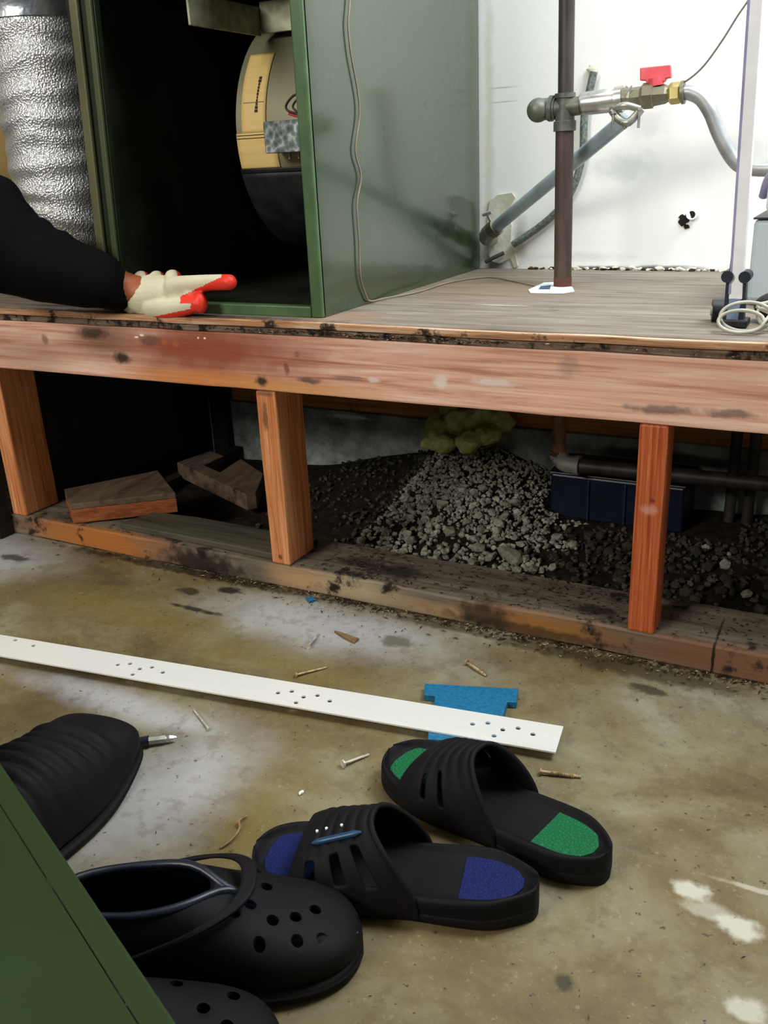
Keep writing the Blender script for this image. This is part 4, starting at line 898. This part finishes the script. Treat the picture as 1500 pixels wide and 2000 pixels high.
slab2('blue_scrap', [(596, 1168), (610, 1166), (619, 1173), (604, 1179)], .0015, 'blue_plastic', 'tiny bright blue scrap at the foot of the sole plate', 'scrap')
o = tube('twig', cr([onz(430, 1656, .002), onz(452, 1640, .004), onz(468, 1618, .003), onz(467, 1603, .006), onz(482, 1594, .003)], 5), .0014, 'splinter', None, 6); tag(o, 'thin bent brown twig above the large clog', 'twig')
for (px, py, nm) in ((588, 1548, 'white paint chip on the concrete left of the sandals'), (503, 1679, 'pale chip at the toe of the blue-padded sandal')):
    bm = bmesh.new(); ell(bm, onz(px, py, .002), (.004, .0022, .0018), Matrix.Rotation(1.2, 3, 'Z'), 2); o = from_bm('paint_chip', bm, 'chip'); roughen(o, .001, 400, px); tag(o, nm, 'chip', 'pale chips on the floor')
# leaf-like debris and dirt along the sole plate
bm = bmesh.new(); R = random.Random(21)
def flake(x, y, z, s):
    q = Matrix.Rotation(R.uniform(0, 6.3), 3, 'Z') @ Matrix.Rotation(R.uniform(-.5, .5), 3, 'X'); l = s*R.uniform(1, 3.2)
    pts = [Vector((-l, 0, 0)), Vector((0, -s*.5, s*.2)), Vector((l, 0, 0)), Vector((0, s*.5, s*.3)), Vector((0, 0, -s*.25))]
    V = [bm.verts.new(q @ p_+Vector((x, y, z))) for p_ in pts]
    for f in ((0, 1, 4), (1, 2, 4), (2, 3, 4), (3, 0, 4), (0, 3, 1), (3, 2, 1)): bm.faces.new([V[i] for i in f])
CL = [(-.17, .16), (-.08, .05), (.10, .06), (.17, .05), (.30, .06), (.42, .05), (.50, .07), (.62, .08), (.72, .07)]
for i in range(1500):
    c, sp = R.choice(CL); x = R.gauss(c, sp)
    if x < -.63 or x > .95: continue
    flake(x, -abs(R.gauss(.004, .010 if R.random() < .85 else .03)), .0018, R.uniform(.0007, .0026))
for i in range(900):
    c, sp = R.choice([(.18, .07), (.12, .04), (.35, .08), (-.42, .10), (-.2, .08), (.5, .05), (.7, .08)]); x = R.gauss(c, sp)
    if x < -.60 or x > .95 or (abs(x-XR) < .03 and R.random() < .7) or abs(x) < .022 or abs(x-XL) < .022: continue
    flake(x, R.uniform(.002, .118), .0428, R.uniform(.0007, .0026))
for i in range(260): flake(R.uniform(-.5, .95), R.uniform(-.75, -.02), .0012, R.uniform(.0004, .0011))
for i in range(420):
    x = R.choice([R.gauss(.19, .05), R.gauss(.32, .05), R.uniform(-.1, .9), R.gauss(.02, .05)]); flake(x, R.choice([-.0075, -.005, -.003]), R.uniform(.430, .4335)+.0, R.uniform(.0006, .0020))
o = from_bm('dirt_flakes', bm, 'debris'); tag(o, 'dark leaf and dirt flakes scattered along the sole plate and floor', 'debris', None, 'stuff')
bm = bmesh.new()
for i in range(260):
    c, sp = R.choice(CL); flake(R.gauss(c, sp), -abs(R.gauss(.006, .02)), .0022, R.uniform(.0006, .0018))
for i in range(110):
    flake(R.choice([R.gauss(.19, .04), R.gauss(.33, .03), R.uniform(-.1, .8)]), -.0078, R.uniform(.428, .434), R.uniform(.0006, .0018))
for i in range(90): flake(R.uniform(.0, .7), R.uniform(.125, .13)*0+R.uniform(.003, .11), .0430, R.uniform(.0005, .0014))
o = from_bm('straw_flakes', bm, 'pale_debris'); tag(o, 'pale straw and wood flakes scattered along the sole plate and deck edge', 'debris', None, 'stuff')

# ============================================================ PERSON REACHING IN FROM THE LEFT
H = lambda px, py, Y=.02: ony(px, py, Y)
fore = [H(262, 567, .012), H(232, 560, .0), H(190, 548, -.022), H(115, 520, -.052), H(55, 500, -.065), H(-10, 470, -.075)]
elbow = H(-75, 440, -.09); sh = Vector((-.93, -.30, .88)); neck = Vector((-1.02, -.34, .95)); head = Vector((-.98, -.26, 1.13)); pel = Vector((-1.14, -.66, .34))
def body(inf, arm=True, torso=True, legs=True, hd=True):
    bm = bmesh.new()
    if torso:
        limb(bm, [pel, Vector((-1.12, -.56, .52)), Vector((-1.07, -.45, .72)), Vector((-1.03, -.38, .88))], [.145+inf, .13+inf, .15+inf, .12+inf])
        limb(bm, [sh, Vector((-1.03, -.36, .89)), Vector((-1.15, -.42, .88))], [.065+inf, .08+inf, .065+inf])
        limb(bm, [Vector((-1.15, -.42, .88)), Vector((-1.24, -.42, .68)), Vector((-1.12, -.26, .52))], [.055+inf, .045+inf, .035+inf])
    if arm: limb(bm, [sh, Vector((-.82, -.20, .76)), elbow], [.055+inf, .05+inf, .045+inf])
    if hd:
        limb(bm, [Vector((-1.04, -.38, .92)), Vector((-1.01, -.31, 1.05))], [.058, .055]); ell(bm, head, (.078, .098, .115)); ell(bm, head+Vector((.03, .09, -.02)), (.014, .022, .02)); ell(bm, head+Vector((.0, .05, -.07)), (.05, .055, .04))
        for s in (-1, 1): ell(bm, head+Vector((s*.075, -.01, -.01)), (.012, .022, .032))
    if legs:
        for s in (-1, 1):
            hp = pel+Vector((s*.09, .02, -.04)); kn = Vector((-1.06+s*.10, -.22, .075)); an = Vector((-1.14+s*.09, -.66, .07)); 
            limb(bm, [hp, (hp+kn)/2+Vector((0, .02, .02)), kn], [.085+inf, .075+inf, .058+inf]); limb(bm, [kn, (kn+an)/2, an], [.056+inf, .055+inf, .042+inf]); limb(bm, [an, an+Vector((0, -.14, -.02))], [.042, .032])
    return bm
bm = body(0); limb(bm, [elbow]+fore[::-1]+[H(300, 577, .02)], [.043, .042, .040, .037, .033, .0285, .025, .026])
person = remesh(from_bm('person', bm, 'skin'), .009, 2)
tag(person, 'person in black sleeve and white-red work glove reaching into the furnace from the left', 'person')
bm = body(.014, True, True, False, False)
slv = [H(226, 566, -.002), H(208, 557, -.012), H(190, 548, -.022), H(115, 526, -.052), H(60, 508, -.065), H(0, 478, -.08), elbow]
limb(bm, slv, [.034, .041, .047, .056, .062, .082, .078])
for px, py, Y, rr in ((0, 398, -.07, .042), (80, 452, -.06, .024), (160, 496, -.035, .020), (36, 416, -.065, .024), (122, 476, -.05, .022), (203, 520, -.02, .020)): ell(bm, H(px, py, Y), (rr, rr*.8, rr))
jk = remesh(from_bm('jacket', bm, 'cloth'), .007, 4)
for v in jk.data.vertices: v.co += Vector((0, 0, 1))*mn.noise(v.co*16)*.004
jk.parent = person; jk['label'] = 'baggy black sleeve and jacket'
tr = remesh(from_bm('trousers', body(.012, False, False, True, False), 'trousers'), .009, 3); tr.parent = person
bm = bmesh.new(); ell(bm, head+Vector((0, -.018, .028)), (.086, .098, .105)); hr = from_bm('hair', bm, 'hair', person, True); roughen(hr, .006, 40)
for s in (-1, 1):
    bm = bmesh.new(); ell(bm, head+Vector((s*.03, .082, .012)), (.012, .008, .007), None, 3); e_ = from_bm('eye', bm, 'black_plastic', person, True)
bm = bmesh.new(); ell(bm, head+Vector((0, .088, -.058)), (.022, .009, .006), None, 3); from_bm('mouth', bm, 'rust_base', person, True)
# glove: palm, stretched index finger, thumb, three fingers curled behind
bm = bmesh.new()
limb(bm, [H(252, 573, .022), H(285, 577, .022), H(325, 574, .022)], [.028, .0315, .027])
ell(bm, H(305, 562, .026), (.044, .017, .0215)); ell(bm, H(292, 594, .014), (.044, .016, .0205))
ell(bm, H(262, 588, .02), (.022, .022, .024)); ell(bm, H(345, 562, .018), (.026, .014, .018))
limb(bm, [H(340, 560, .014), H(372, 555, .010), H(412, 552, .008), H(448, 551, .004)], [.0165, .0135, .0122, .0118])
limb(bm, [H(300, 600, .008), H(335, 602, .002), H(366, 597, .000), H(390, 592, -.001)], [.0185, .0165, .0145, .0125])
ell(bm, H(392, 592, -.001), (.011, .0115, .0160)); ell(bm, H(352, 585, .008), (.024, .012, .014)); ell(bm, H(374, 578, .005), (.017, .010, .0125))
for (px, py, y0) in ((336, 541, .036), (305, 543, .044), (275, 543, .050)):
    limb(bm, [H(px, py+14, y0-.022), H(px, py, y0-.008), H(px+8, py+4, y0+.016), H(px+6, py+26, y0+.026), H(px-8, py+36, y0+.012)], [.011, .0115, .0105, .0100, .0095])
gl = remesh(from_bm('glove', bm, 'glove'), .0022, 3)
gl.data.materials.append(MT['red'])
def px_of(p_):
    q = p_-CAM; z = q.dot(CF); return 750+FPX*q.dot(CR)/z, 1000-FPX*q.dot(CU)/z
for f in gl.data.polygons:
    x, y = px_of(f.center); red = f.normal.y > .35 and f.center.y > .018 and x > 268
    if x > 352 and y < 593 and y > 578-(x-355)*.48: red = True
    if x > 432: red = True
    if x > 284 and y > 622-(x-284)*.21: red = True
    if x > 372+max(0, 590-y)*.3 and y > 572: red = True
    if red: f.material_index = 1
gl.parent = person; gl['label'] = 'white knit glove with red rubber palm and fingertips'
